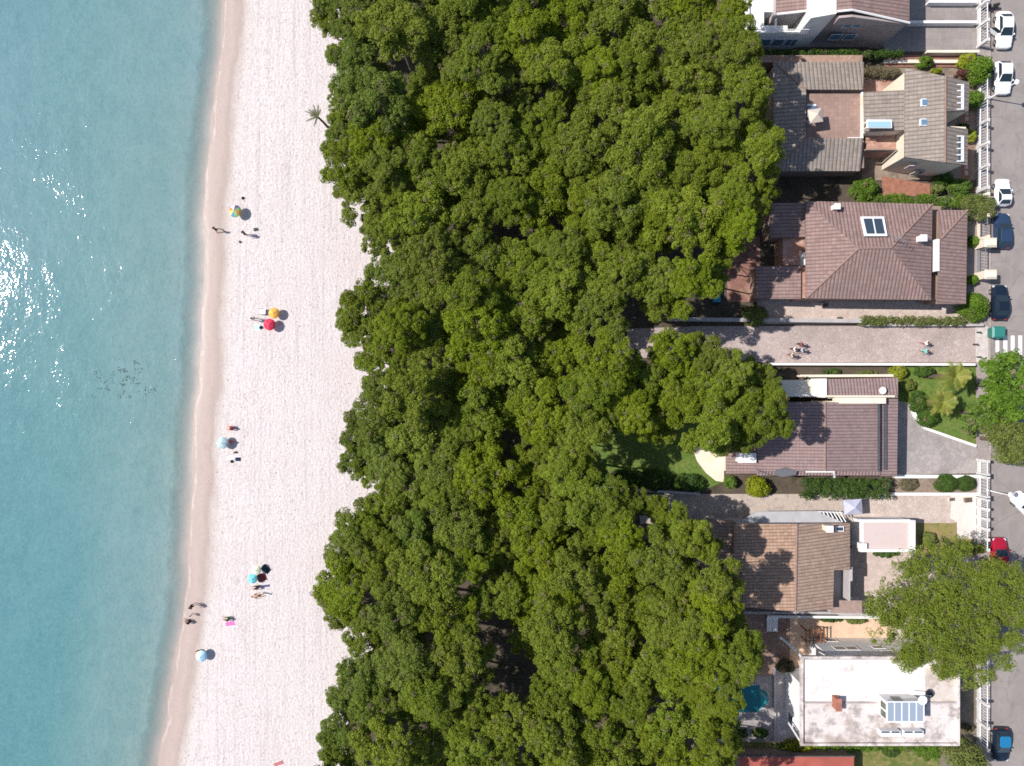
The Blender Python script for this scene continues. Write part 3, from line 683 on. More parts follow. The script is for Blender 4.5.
chimney(hF, 835.5, 698.5, 840.5, 710, 6.85, 5.95, plain('brick_chimney', (.36, .14, .10), .85, .25, 4), plain('brick_cap', (.36, .15, .11), .85))
q0 = W(806.5, 657.5, 5.8)
for xa, za, zb in ((837, 2.6, 3.7), (849, 2.6, 3.7), (876, 2.5, 3.3), (838, .4, 1.2), (880, 3.9, 4.6)):
    xx = W(xa, 645, 2.5).x; window_y(hF, q0.y, xx - .6, xx + .6, za, zb, 1, GLASS)
window_x(hF, q0.x, W(0, 735, 4).y, W(0, 725, 4).y, 1.0, 2.2, -1, GLASS); 
m = MB(); m.rect(887.5, 702.5, 923.5, 721.5, 8.0, 5.95); sh = m.build('stair_hut', WHITE, hF)
m = MB(); m.rect(886.5, 701.5, 924.5, 722.5, 8.12, 8.0); m.build('hut_roof_frame', FRAME, sh)
m = MB()
for i in range(5):
    x = 887.8 + i * 7.3; m.rect(x, 702.6, x + 6, 721.2, 8.15, 8.1)
m.build('glass_panel', flat('milky_blue_panel', (.27, .32, .40), .25, .5), sh)
xw_ = W(887.5, 712, 8.0).x
for ya, yb in ((704.5, 711), (713, 719.5)):
    m = MB(); m.box(xw_ - .04, W(0, yb, 7.8).y, 6.7, xw_ - .003, W(0, ya, 7.8).y, 7.7); m.build('hut_window', plain('greenish_glass', (.10, .12, .09), .2), sh)
yw_ = W(0, 702.5, 8.0).y; m = MB(); m.box(W(891, 0, 7).x, yw_ + .003, 6.7, W(900, 0, 7).x, yw_ + .04, 7.7); m.build('hut_window', plain('greenish_glass', (.10, .12, .09), .2), sh)
m = MB(); m.cyl(W(917, 703, 6.0), W(921.5, 699, 8.4), .05); m.cyl(W(910, 694, 7.4), W(931, 696, 7.4), .035); m.lathe([(.02, 0), (.4, .08), (.5, .2), (.45, .22), (.02, .1)], W(921.5, 699.5, 8.4), 12); m.build('dish_antenna', WHITE, hF)
m = MB(); m.lathe([(.02, 0), (.3, 0), (.36, .25), (.3, .5), (.02, .55)], W(928, 693, 6.05), 12); m.build('roof_vent', plain('dark_vent', (.05, .05, .06), .6), hF)
for x in (881, 891, 904, 914):
    m = MB(); w = 9.5; m.rect(x, 731, x + w, 736.5, 6.75, 6.0); c = m.build('cooling_unit', FRAME, hF)
    m = MB(); m.rect(x + .6, 731.4, x + w - .8, 733, 6.77, 6.73); m.build('grille', GLASS, c)
m = MB(); m.rect(958.5, 664, 960, 744, 5.3, 5.2); m.build('grey_trim', GREYW, hF)  # narrow grey strip along the right side, below the parapet
m = MB(); m.tube([W(780, 637, 3.2), W(797, 651, 5.0), W(801.5, 657, 6.2)], [.12, .14, .14], 6); m.build('stair_rail', WHITE, hF)
m = MB(); m.tube([W(788, 722, 2.5), W(801.5, 743, 6.1)], [.1, .12], 6); m.build('stair_rail', WHITE, hF)

# red flat roof at the bottom
o = thing('shed', 'long low building with a plain red flat roof at the bottom edge', 'shed', W(795, 770))
m = MB(); m.rect(742, 758.5, 852, 815, 2.3); m.build('wall', BROWNW, o)
m = MB(); m.rect(740, 757, 854, 818, 2.5, 2.32); m.build('roof', plain('red_roofing', (.37, .10, .075), .85, .2, .6), o)
m = MB(); m.rect(739, 756, 855, 757, 2.62, 2.3); m.build('roof_edge', plain('shade_and_edge_dark', (.12, .10, .10), .9), o)

# pool
WATERP = flat('pool_water', (.006, .125, .155), .06, .5)
o = thing('swimming_pool', 'turquoise swimming pool with a rounded end on the stone deck', 'pool', W(745, 699))
arc = [(760.5 + 8.5 * math.cos(t), 698.5 + 10.5 * math.sin(t)) for t in np.linspace(-math.pi / 2, math.pi / 2, 14)]
steps_ = list(arc)
arc = [(760.5, 684)] + arc + [(760.5, 713), (715, 713), (715, 684)]
m = MB(); m.poly([W(x, y, .045) for x, y in arc][::-1]); m.build('water', WATERP, o)
m = MB(); m.poly([W(x, y, .06) for x, y in steps_][::-1]); m.build('steps', flat('pool_steps', (.02, .19, .215), .08, .5), o)
m = MB(); pts = arc + [arc[0]]
for i in range(len(pts) - 1):
    a, b = W(*pts[i], .06), W(*pts[i + 1], .06)
    if (b - a).length > .01: m.cyl(a, b, .13, .13, 6)
m.build('coping', plain('pool_coping', (.36, .33, .32), .8), o)
o = thing('plunge_pool', 'dark teal pool edge in the wood at the top of the photo', 'pool', W(640, -4))
m = MB(); m.poly([W(x, y, .05) for x, y in R4(612, -40, 668, 3)][::-1]); m.build('water', WATERP, o)
m = MB(); m.rect(610, 3, 670, 5, .12); m.build('coping', plain('pool_coping', (.36, .33, .32), .8), o)


# =================================================================== STREET EDGE
FWHITE = plain('fence_white', (.60, .585, .575), .85, .18, 1.5, .3)
def fence(label, ya, yb, X=54.7, h=1.7, n=None, mat=FWHITE, base=.36, solid=False, rails=FRAME):
    y0, y1 = W(0, yb).y, W(0, ya).y; L = y1 - y0
    o = thing('street_fence', label, 'fence', (X, y0, .12))
    m = MB(); m.box(-.08, 0, -.12, .08, L, base); m.build('base_wall', mat, o, local=True)
    n = n or max(2, round(L / 2.6) + 1)
    for i in range(n):
        yy = L * i / (n - 1); m = MB(); m.box(-.14, yy - .15, -.1, .14, yy + .15, h + .1)
        m.hull([(-.17, yy - .18, h + .15), (.17, yy - .18, h + .15), (.17, yy + .18, h + .15), (-.17, yy + .18, h + .15)], [(-.17, yy - .18, h + .102), (.17, yy - .18, h + .102), (.17, yy + .18, h + .102), (-.17, yy + .18, h + .102)])
        m.build('post', mat, o, local=True)
    m = MB(); m.box(-.035, .16, h - .1, .035, L - .16, h - .02); m.box(-.05, .2, base + .08, .05, L - .2, base + .15); m.build('rail', rails, o, local=True)
    m = MB(); k = int(L / (.34 if not solid else .2))
    for i in range(k):
        yy = .25 + (L - .5) * i / max(1, k - 1); m.box(-.025, yy - .022, base + .152, .025, yy + .022, h - .122)
    m.build('railing', rails, o, local=True)
    return o
fence('white railing fence in front of the grey driveway', -30, 47.5)
fence('white railing fence between the young street tree and the long hedge', 82, 192)
fence('grey railing fence along the front of the hip roofed house', 198, 240, mat=CREAMW, rails=METAL)
fence('grey sliding gate between the two cream gate pillars', 249, 274, n=2, h=1.4, mat=METAL, base=.2, rails=METAL)
fence('white gate closing the crazy paved drive', 459.5, 473, n=2, solid=True)
fence('white railing beside the two clipped round bushes', 475, 495)
fence('white balustrade with square posts in front of the white forecourt', 497, 546, n=6, solid=True)
fence('white railing fence beside the flat roofed house', 655, 742)
for py, s in ((246, 'upper'), (277, 'lower')):
    p = W(975.5, py); o = thing('gate_pillar', f'{s} of the two cream stone pillars either side of the grey sliding gate', 'pillar', p, 0, 'cream gate pillars')
    m = MB(); m.box(-.2, -.45, 0, 1.0, .45, 2.0); m.build('shaft', CREAMW, o, local=True)
    m = MB(); m.hull([(-.1, -.3, 2.25), (.9, -.3, 2.25), (.9, .3, 2.25), (-.1, .3, 2.25)], [(-.3, -.55, 2.003), (1.1, -.55, 2.003), (1.1, .55, 2.003), (-.3, .55, 2.003)]); m.build('cap', CREAMW, o, local=True)
garden_wall('long white topped wall along the lower edge of the cobbled lane', 768, 364, 975, 364.5, .9, WHITE, .2)
garden_wall('dark grey wall along the upper edge of the cobbled lane', 660, 319, 862, 321, 1.1, GREYW, .35)
garden_wall('pale wall under the hedge above the cobbled lane', 862, 325, 983, 325, .7, GREYW, .2)
garden_wall('cream wall above the narrow planter of the plum roofed bungalow', 800, 376, 893, 375.5, 1.0, CREAMW, .22)
garden_wall('white wall between the crazy paved drive and the planting bed', 895, 476.5, 985, 476.5, .6, WHITE, .3)
garden_wall('white kerb wall below the planting bed', 893, 494, 979, 494, .5, WHITE, .25)
for i, (a, b) in enumerate((((911, 403), (916, 417)), ((916.2, 417.5), (926, 428.5)), ((926.4, 428.8), (950, 437)), ((950.5, 437.2), (976, 446)))):
    garden_wall(('white kerb wall beside the bungalow at the top of the crazy paved drive', 'short white kerb piece at the bend of the crazy paved drive', 'white kerb piece below the clipped dark shrubs by the drive', 'white kerb piece ending under the olive green tree')[i], *a, *b, .45, WHITE, .22)
garden_wall('long pale garden wall at the wood side of the gravel yard', 590, 487, 700, 494, 1.2, GREYW, .2)
garden_wall('white wall below the terracotta house along its apricot patio', 770, 616.5, 880, 617.5, 1.1, WHITE, .2)
garden_wall('thin dark kerb round the pool terrace', 775, 668, 775, 742, .3, GREYW, .15)

def lamp_post(label, bx, by, hx, hy, h):
    b = W(bx, by, .12); o = thing('street_lamp', label, 'street lamp', b, 0, 'street lamps on the pavement')
    m = MB(); m.lathe([(.0, 0), (.16, 0), (.14, .3), (.07, .4), (.055, h - .5), (.05, h - .12), (0, h - .12)], n=10); m.build('post', FRAME, o, local=True, smooth=True)
    t = W(hx, hy, h + .1) - b; t.z = h
    m = MB(); m.tube([Vector((0, 0, h - .2)), Vector((t.x * .4, t.y * .4, h)), Vector((t.x, t.y, h))], [.045, .04, .04], 6); m.build('arm', FRAME, o, local=True)
    m = MB(); m.lathe([(.0, .18), (.12, .17), (.26, .06), (.3, 0), (.27, -.04)], (t.x, t.y, h), 12); hd = m.build('lamp_head', FRAME, o, local=True)
    m = MB(); m.lathe([(.0, -.09), (.2, -.08), (.26, -.045), (.0, -.04)], (t.x, t.y, h), 12); m.build('lamp_glass', flat('lamp_glass', (.7, .7, .66), .3), hd, local=True)
lamp_post('white street lamp beside the white car below the young street tree', 989.2, 98.5, 1017, 82, 4.4)
lamp_post('white street lamp beside the two clipped round bushes', 986.5, 490, 1010.5, 494.8, 4.0)

# rubbish container
o = thing('rubbish_container', 'green lidded rubbish container at the mouth of the lane', 'bin', W(991.5, 333, .01))
BING = flat('green_plastic', (.02, .15, .12), .5, .4)
m = MB(); m.hull([(-.72, -.62, 1.2), (.72, -.62, 1.2), (.72, .62, 1.2), (-.72, .62, 1.2)], [(-.58, -.5, .15), (.58, -.5, .15), (.58, .5, .15), (-.58, .5, .15)]); m.build('body', BING, o, local=True)
m = MB(); m.hull([(-.6, -.5, 1.38), (.6, -.5, 1.38), (.6, .5, 1.38), (-.6, .5, 1.38)], [(-.78, -.68, 1.203), (.78, -.68, 1.203), (.78, .68, 1.203), (-.78, .68, 1.203)]); m.build('lid', flat('green_lid', (.03, .19, .155), .45, .4), o, local=True)
for x in (-.45, .45):
    for y in (-.4, .4): m = MB(); m.cyl((x, y - .04, .09), (x, y + .04, .09), .09, .09, 8); m.build('wheel', plain('tyre', (.03, .03, .03), .9), o, local=True)
for (px, py), s in (((976.5, 332.5), 'upper'), ((973.5, 344.5), 'middle'), ((976.5, 357), 'lower')):
    o = thing('bollard', f'dark {s} bollard of the three closing the cobbled lane', 'bollard', W(px, py, .02), 0, 'bollards at the lane mouth')
    m = MB(); m.lathe([(0, 0), (.13, 0), (.11, .1), (.08, .15), (.075, .62), (0, .62)], n=10); m.build('post', plain('dark_iron', (.07, .07, .075), .6), o, local=True)
    m = MB(); m.lathe([(0, .8), (.07, .77), (.1, .7), (.075, .62), (0, .621)], n=10); m.build('knob', plain('dark_iron', (.07, .07, .075), .6), o, local=True)

# =================================================================== CARS
TYRE = plain('tyre', (.03, .03, .03), .9)
CGLASS = flat('car_glass', (.018, .03, .04), .06, .6)
LAMPC = flat('headlamp', (.6, .62, .65), .15, .6); LAMPR = flat('tail_lamp', (.35, .02, .02), .3, .5)
def car(label, px, py, head, paint, L=4.2, Wd=1.74, hatch=False, roofmat=None, tall=0.0, cat='car', opendoor=False):
    """head: direction of the front in degrees from +X"""
    o = thing('parked_car', label, cat, W(px, py, .016), R(head - 90), 'cars parked along the kerb')
    hl = L / 2; hw = Wd / 2; m = MB()
    st = [(-hl, .74, .62), (-hl + .08, .88, .78), (-hl + .35, .96, .90 + (.08 if hatch else 0)), (-hl + 1.0, 1, .96), (0, 1, .96), (hl - 1.25, 1, .93), (hl - .6, .97, .84), (hl - .22, .92, .74), (hl - .06, .82, .64), (hl, .66, .56)]
    rings = []
    for y, w, zt in st:
        a = hw * w; rg = [(a * .86, .26), (a, .42), (a, zt * .72), (a * .95, zt - .04), (a * .72, zt + .015), (0, zt + .04)]
        rings.append([(x, y, z) for x, z in rg] + [(-x, y, z) for x, z in rg[-2::-1]])
    n = len(rings[0]); i0 = len(m.v)
    for r in rings: m.v += r
    for j in range(len(rings) - 1):
        for k in range(n):
            k2 = (k + 1) % n; m.f.append([i0 + j * n + k, i0 + j * n + k2, i0 + (j + 1) * n + k2, i0 + (j + 1) * n + k]); m.mi.append(0)
    m.f.append([i0 + k for k in range(n)][::-1]); m.f.append([i0 + (len(rings) - 1) * n + k for k in range(n)]); m.mi += [0, 0]
    m.build('body', paint, o, local=True, smooth=False)
    yb, yf = -hl + (.12 if hatch else .42), hl - 1.22; tb, tf = yb + (.46 if hatch else .62), yf - .82; zr = 1.45 + tall; zb = 1.05
    bw, tw = hw * .90, hw * .70
    def q(name, pts, mat, par=o):
        mm = MB(); c = sum((Vector(p) for p in pts), Vector()) / len(pts); nn = (Vector(pts[1]) - Vector(pts[0])).cross(Vector(pts[2]) - Vector(pts[0])).normalized()
        if nn.dot(c - Vector((0, 0, .6))) < 0: pts = pts[::-1]; nn = -nn
        mm.poly([Vector(p) + nn * .012 for p in pts]); mm.poly([Vector(p) for p in pts][::-1])
        for i in range(len(pts)):
            a, b = Vector(pts[i]), Vector(pts[(i + 1) % len(pts)]); mm.poly([a, b, b + nn * .012, a + nn * .012])
        return mm.build(name, mat, par, local=True)
    mm = MB(); mm.hull([(-tw, tb, zr - .05), (tw, tb, zr - .05), (tw, tf, zr - .05), (-tw, tf, zr - .05)], [(-bw, yb, zb - .1), (bw, yb, zb - .1), (bw, yf, zb - .06), (-bw, yf, zb - .06)]); mm.build('cabin', paint, o, local=True)
    mm = MB(); c1 = .16
    loop = [(-tw, tb + c1), (-tw + c1, tb), (tw - c1, tb), (tw, tb + c1), (tw, tf - c1), (tw - c1, tf), (-tw + c1, tf), (-tw, tf - c1)]
    mm.hull([(x * .97, (y - (tb + tf) / 2) * .98 + (tb + tf) / 2, zr + .02) for x, y in loop], [(x * 1.04, (y - (tb + tf) / 2) * 1.03 + (tb + tf) / 2, zr - .048) for x, y in loop]); mm.build('roof', roofmat or paint, o, local=True)
    def lerp(a, b, t): return Vector(a) * (1 - t) + Vector(b) * t
    Bf = [Vector((-bw, yf, zb - .06)), Vector((bw, yf, zb - .06)), Vector((tw, tf, zr - .05)), Vector((-tw, tf, zr - .05))]
    Bb = [Vector((-bw, yb, zb - .1)), Vector((bw, yb, zb - .1)), Vector((tw, tb, zr - .05)), Vector((-tw, tb, zr - .05))]
    def inset(qd, a, b, c=.06, d=.06):
        f = lambda u, v: lerp(lerp(qd[0], qd[1], u), lerp(qd[3], qd[2], u), v); return [f(a, c), f(1 - a, c), f(1 - b, 1 - d), f(b, 1 - d)]
    q('windscreen', inset(Bf, .04, .05, .08, .02), CGLASS); q('rear_window', inset(Bb, .06, .08, .12, .05), CGLASS)
    for s in (0, 1):
        i = (1, 2) if s else (0, 3); qd = [Bb[i[0]], Bf[i[0]], Bf[i[1]], Bb[i[1]]]
        q('side_window', inset(qd, .06, .06, .16, .08), CGLASS)
        x = (-1, 1)[s] * hw
        for y in (-hl + .78, hl - .8):
            mm = MB(); mm.cyl((x - .02 * (1, -1)[s] - .1 * (-1, 1)[s], y, .31), (x + .012 * (-1, 1)[s], y, .31), .31, .31, 14); w = mm.build('wheel', TYRE, o, local=True)
            mm = MB(); mm.cyl((x + .005 * (-1, 1)[s], y, .31), (x + .02 * (-1, 1)[s], y, .31), .19, .17, 10); mm.build('rim', METAL, w, local=True)
        mm = MB(); mm.box(min(x, x * 1.13), yf - .32, .92, max(x, x * 1.13), yf - .16, 1.06); mm.build('wing_mirror', paint, o, local=True)
        mm = MB(); xs = x * .70; mm.hull([(xs - .2, hl - .3, .755), (xs + .2, hl - .3, .755), (xs + .16, hl - .09, .68), (xs - .16, hl - .09, .68)], [(xs - .2, hl - .3, .6), (xs + .2, hl - .3, .6), (xs + .16, hl - .05, .55), (xs - .16, hl - .05, .55)]); mm.build('headlight', LAMPC, o, local=True)
        mm = MB(); mm.box(xs - .14, -hl - .01, .6, xs + .14, -hl + .12, .76); mm.build('tail_light', LAMPR, o, local=True)
    if opendoor:
        mm = MB(); a = Vector((-hw * (-1), .55, 0)); d = Vector((.80, -.62, 0)).normalized()
        mm.hull([a + Vector((0, 0, .95)), a + d * 1.05 + Vector((0, 0, .95)), a + d * 1.05 + Vector((.04, .04, .95)), a + Vector((.04, .04, .95))], [a + Vector((0, 0, .35)), a + d * 1.05 + Vector((0, 0, .35)), a + d * 1.05 + Vector((.04, .04, .35)), a + Vector((.04, .04, .35))])
        dr = mm.build('door', paint, o, local=True)
        mm = MB(); mm.hull([a + Vector((-.08, 0, 1.33)), a + d * .8 + Vector((-.08, 0, 1.33)), a + d * .8 + Vector((-.05, .04, 1.33)), a + Vector((-.05, .04, 1.33))], [a + Vector((0, 0, .952)), a + d * 1.05 + Vector((0, 0, .952)), a + d * 1.05 + Vector((.04, .04, .952)), a + Vector((.04, .04, .952))]); mm.build('door_window', CGLASS, dr, local=True)
    return o
CWHITE = flat('white_car_paint', (.80, .81, .82), .25, .5); CNAVY = flat('navy_car_paint', (.022, .045, .095), .38, .4)
CBLACK = flat('blue_black_car_paint', (.008, .016, .032), .36, .4); CRED = flat('red_car_paint', (.33, .01, .03), .25, .5); CBLUE = flat('blue_car_paint', (.015, .16, .33), .25, .5)
car('white car at the top of the street with its kerb side door open', 1000, 32.5, 270, CWHITE, 4.3, opendoor=True)
car('white hatchback parked beside the young street tree', 999, 80, 270, CWHITE, 3.85, hatch=True)
car('small white car parked between the hedge end and the railing', 998.5, 194, 90, CWHITE, 3.2, 1.62, hatch=True)
car('navy blue car parked just below the end of the long hedge', 998, 232, 90, CNAVY, 4.1, hatch=True)
car('blue black car parked beside the bright green bush', 995.5, 303, 90, CBLACK, 4.1)
car('white car turning at the right edge by the street lamp', 1024, 507, 135, CWHITE, 4.3)
car('red car half hidden under the big pine', 995, 553, 90, CRED, 3.9, hatch=True)
car('bright blue car in the shade near the bottom of the street', 997, 742, 270, CBLACK, 3.9, hatch=True, roofmat=CBLUE)
o = thing('parked_moped', 'dark moped standing behind the topmost white car', 'moped', W(989.5, 8.5, .02), R(100))
DKM = flat('dark_moped', (.03, .02, .025), .4, .5)
m = MB(); m.hull([(-.16, -.55, .75), (.16, -.55, .75), (.16, .1, .72), (-.16, .1, .72)], [(-.2, -.7, .35), (.2, -.7, .35), (.2, .55, .28), (-.2, .55, .28)]); m.hull([(-.14, .5, .95), (.14, .5, .95), (.17, .62, .9), (-.17, .62, .9)], [(-.2, .4, .3), (.2, .4, .3), (.2, .6, .3), (-.2, .6, .3)]); m.build('body', DKM, o, local=True)
m = MB(); m.hull([(-.14, -.65, .85), (.14, -.65, .85), (.12, .1, .8), (-.12, .1, .8)], [(-.15, -.7, .755), (.15, -.7, .755), (.14, .1, .725), (-.14, .1, .725)]); m.build('seat', TYRE, o, local=True)
for y in (-.6, .75): m = MB(); m.cyl((-.06, y, .22), (.06, y, .22), .22, .22, 12); m.build('wheel', TYRE, o, local=True)
m = MB(); m.cyl((-.34, .5, 1.02), (.34, .5, 1.02), .025); m.cyl((0, .75, .25), (0, .52, 1.0), .04); m.build('handlebar', METAL, o, local=True)

# =================================================================== PEOPLE
SKIN = flat('skin', (.42, .24, .17), .6, .3); HAIR = flat('dark_hair', (.035, .022, .016), .7, .2)
def person(label, px, py, face, pose, top, bottom, z=None, group=None, size=1.0, sit_z=0):
    z = (-.02 if z is None else z)
    o = thing('person', label, 'person', W(px, py, z), R(face - 90), group)
    s = size
    # joints: pelvis, spine, neck, head, arms, legs (front = +Y, up = +Z)
    if pose in ('stand', 'walk'):
        k = .16 if pose == 'walk' else .03
        J = {'pel': (0, 0, .93), 'wai': (0, .0, 1.1), 'che': (0, .01, 1.33), 'nec': (0, .02, 1.47), 'hea': (0, .04, 1.57), 'cro': (0, .03, 1.68)}
        for sd, n in ((-1, 'l'), (1, 'r')):
            J[n + 'hip'] = (sd * .10, 0, .88); J[n + 'kne'] = (sd * .11, sd * k + .03, .49); J[n + 'ank'] = (sd * .11, sd * k * 1.6 - .02, .08); J[n + 'toe'] = (sd * .13, sd * k * 1.6 + .14, .035)
            J[n + 'sho'] = (sd * .19, 0, 1.38); J[n + 'elb'] = (sd * .25, -sd * k * .7 - .03, 1.10); J[n + 'wri'] = (sd * .25, -sd * k * 1.2 + .08, .86)
        up, fw = Vector((0, 0, -1)), Vector((0, .3, -1))
    elif pose == 'sit':
        J = {'pel': (0, 0, .13), 'wai': (0, -.05, .30), 'che': (0, -.05, .52), 'nec': (0, -.02, .66), 'hea': (0, .02, .76), 'cro': (0, .02, .87)}
        for sd, n in ((-1, 'l'), (1, 'r')):
            J[n + 'hip'] = (sd * .11, .04, .12); J[n + 'kne'] = (sd * .16, .42, .38); J[n + 'ank'] = (sd * .13, .72, .08); J[n + 'toe'] = (sd * .14, .88, .04)
            J[n + 'sho'] = (sd * .19, -.04, .56); J[n + 'elb'] = (sd * .26, .12, .36); J[n + 'wri'] = (sd * .20, .34, .36)
        fw = Vector((0, 1, -.2))
    else:   # lying on the back, head towards -Y
        J = {'pel': (0, 0, .13), 'wai': (0, -.18, .12), 'che': (0, -.42, .13), 'nec': (0, -.56, .12), 'hea': (0, -.67, .13), 'cro': (0, -.78, .13)}
        for sd, n in ((-1, 'l'), (1, 'r')):
            J[n + 'hip'] = (sd * .10, .05, .12); J[n + 'kne'] = (sd * .13, .45, .16); J[n + 'ank'] = (sd * .14, .86, .07); J[n + 'toe'] = (sd * .17, .92, .17)
            J[n + 'sho'] = (sd * .19, -.46, .12); J[n + 'elb'] = (sd * .30, -.22, .08); J[n + 'wri'] = (sd * .33, .04, .07)
        fw = Vector((0, 1, -.05))
    rad = {'pel': .135, 'wai': .125, 'che': .145, 'nec': .058, 'hea': .098, 'cro': .07}
    for n in 'lr': rad.update({n + 'hip': .085, n + 'kne': .056, n + 'ank': .04, n + 'toe': .032, n + 'sho': .062, n + 'elb': .042, n + 'wri': .028})
    E = [('pel', 'wai'), ('wai', 'che'), ('che', 'nec'), ('nec', 'hea'), ('hea', 'cro')]
    for n in 'lr': E += [('pel', n + 'hip'), (n + 'hip', n + 'kne'), (n + 'kne', n + 'ank'), (n + 'ank', n + 'toe'), ('che', n + 'sho'), (n + 'sho', n + 'elb'), (n + 'elb', n + 'wri')]
    for sd, n in ((-1, 'l'), (1, 'r')):
        w = Vector(J[n + 'wri']); f = fw.normalized(); palm = w + f * .07; J[n + 'pal'] = tuple(palm); rad[n + 'pal'] = .03; E.append((n + 'wri', n + 'pal'))
        side = Vector((0, 1, 0)) if abs(f.z) > .7 else Vector((1, 0, 0))
        for i, (off, ln) in enumerate(((-.03, .065), (-.01, .08), (.012, .075), (.032, .055))):
            a = palm + side * off * 1.1 + f * .045; b = a + f * ln * .8 + Vector((-sd * .015, 0, -.008)); J[f'{n}f{i}a'] = tuple(a); J[f'{n}f{i}b'] = tuple(b)
            rad[f'{n}f{i}a'] = .009; rad[f'{n}f{i}b'] = .007; E += [(n + 'pal', f'{n}f{i}a'), (f'{n}f{i}a', f'{n}f{i}b')]
        t = w + f * .03 + side * .045; J[n + 'tha'] = tuple(t); J[n + 'thb'] = tuple(t + f * .05 + side * .01); rad[n + 'tha'] = .011; rad[n + 'thb'] = .008; E += [(n + 'wri', n + 'tha'), (n + 'tha', n + 'thb')]
    names = list(J); ix = {k: i for i, k in enumerate(names)}
    me = bpy.data.meshes.new('tmp'); me.from_pydata([tuple(Vector(J[k]) * s) for k in names], [(ix[a], ix[b]) for a, b in E], []); me.update()
    tmp = bpy.data.objects.new('tmp', me); COL.objects.link(tmp)
    sk = tmp.modifiers.new('s', 'SKIN'); sb = tmp.modifiers.new('b', 'SUBSURF'); sb.levels = 1; sb.render_levels = 1
    if not me.skin_vertices: me.attributes
    lay = me.skin_vertices[0].data
    for k in names: lay[ix[k]].radius = (rad[k] * s, rad[k] * s)
    lay[ix['pel']].use_root = True
    bpy.context.view_layer.update()
    dg = bpy.context.evaluated_depsgraph_get(); bm_ = bpy.data.meshes.new_from_object(tmp.evaluated_get(dg))
    bpy.data.objects.remove(tmp); bm_.name = 'body'
    b = link('body', bm_, [SKIN, top or SKIN, bottom or SKIN], o)
    segT = [('pel', 'wai'), ('wai', 'che')] + [('che', n + 'sho') for n in 'lr'] + [(n + 'sho', n + 'elb') for n in 'lr']
    segB = [('pel', n + 'hip') for n in 'lr'] + [(n + 'hip', n + 'kne') for n in 'lr']
    segs = [(Vector(J[a]) * s, Vector(J[c]) * s, 1 if (a, c) in segT else 2 if (a, c) in segB else 0) for a, c in E]
    for p in bm_.polygons:
        best = (9, 0); c = p.center
        for a, d, k in segs:
            v = d - a; t = max(0, min(1, (c - a).dot(v) / max(1e-9, v.length_squared))); dist = (a + v * t - c).length
            if dist < best[0]: best = (dist, k)
        p.material_index = best[1]; p.use_smooth = True
    h = Vector(J['hea']) * s; cr = Vector(J['cro']) * s; d = (cr - h).normalized(); back = Vector((0, -1, 0)) if abs(d.z) > .5 else Vector((0, 0, -1)) 
    m = MB()
    for la in range(5):
        pass
    m.lathe([(.104 * s, -.02 * s), (.108 * s, .03 * s), (.098 * s, .075 * s), (.07 * s, .11 * s), (.03 * s, .128 * s), (.002, .131 * s)], (0, 0, 0), 12)
    rot = Vector((0, 0, 1)).rotation_difference((d + back * .45).normalized()).to_matrix()
    m.v = [tuple(rot @ Vector(v) + h + d * .015 * s) for v in m.v]; m.build('hair', HAIR, o, local=True, smooth=True)
    front = Vector((0, 1, 0)) if abs(d.z) > .5 else Vector((0, 0, 1)); sd = d.cross(front)
    m = MB(); m.cyl(h + front * .09 * s, h + front * .125 * s - d * .02 * s, .014 * s, .018 * s, 6); m.build('nose', SKIN, o, local=True)
    for e in (-1, 1):
        m = MB(); c = h + front * .096 * s + sd * .036 * e * s + d * .012 * s; m.cyl(c, c + front * .008 * s, .012 * s, .009 * s, 6); m.build('eye', HAIR, o, local=True)
        m = MB(); c = h + sd * .098 * e * s; m.cyl(c - d * .02 * s, c + d * .03 * s, .014 * s, .018 * s, 6); m.build('ear', SKIN, o, local=True)
    m = MB(); c = h + front * .092 * s - d * .045 * s; m.cyl(c - sd * .025 * s, c + sd * .025 * s, .008 * s, .008 * s, 5); m.build('mouth', flat('lips', (.32, .12, .10), .6), o, local=True)
    return o
def cloth(n, c): return flat('cloth_' + n, c, .85, .15)
navy, white_, green, teal, pinkc, grey, red, black, blue, brown = (cloth('navy', (.02, .03, .07)), cloth('white', (.75, .73, .72)), cloth('green', (.10, .17, .02)), cloth('teal', (.20, .55, .50)), cloth('pink', (.6, .25, .32)),
    cloth('grey', (.2, .2, .21)), cloth('red', (.55, .07, .07)), cloth('black', (.02, .02, .022)), cloth('blue', (.08, .2, .45)), cloth('brown', (.18, .10, .07)))
def gz(px): 
    return float(np.interp(px, [0, 1], [0, 0]))
def beach_z(px, py):
    d = (px - shore_x(py)) * H / FPX
    return float(np.interp(d, [-2, 0, 2.4, 3.4, 7, 12], [-.82, WL, -.38, -.24, -.08, 0])) - .01
def bp(label, px, py, face, pose, top, bottom, **k): return person(label, px, py, face, pose, top, bottom, z=beach_z(px, py), **k)
bp('person in dark swimwear walking on the wet sand left of the multicoloured parasol', 219, 231, 80, 'walk', black, black)
bp('person in brown standing on dry sand below the multicoloured parasol', 247.5, 235, 200, 'stand', brown, navy)
bp('person in a pale shirt and dark shorts standing left of the red parasol', 256.5, 319.6, 150, 'stand', white_, navy)
bp('person in red sitting on the sand above the pale speckled parasol', 233.5, 428, 180, 'sit', red, red)
bp('person in red sitting in the shade of the pale speckled parasol', 232.5, 441.5, 200, 'sit', red, white_)
bp('person in dark clothes sitting below the teal parasol', 258, 586.5, 190, 'sit', brown, black)
bp('person with bare chest lying on the sand below the teal parasol', 258.5, 595.5, 8, 'lie', None, brown)
bp('person in dark swimwear standing at the water edge level with the pink towel', 195.8, 603.6, 190, 'stand', black, navy)
bp('person in black crouching at the water edge below the standing bather', 190.5, 621, 170, 'sit', black, black)
bp('small child in pale swimwear between the two bathers at the water edge', 193.5, 613.5, 180, 'stand', white_, white_, size=.6)
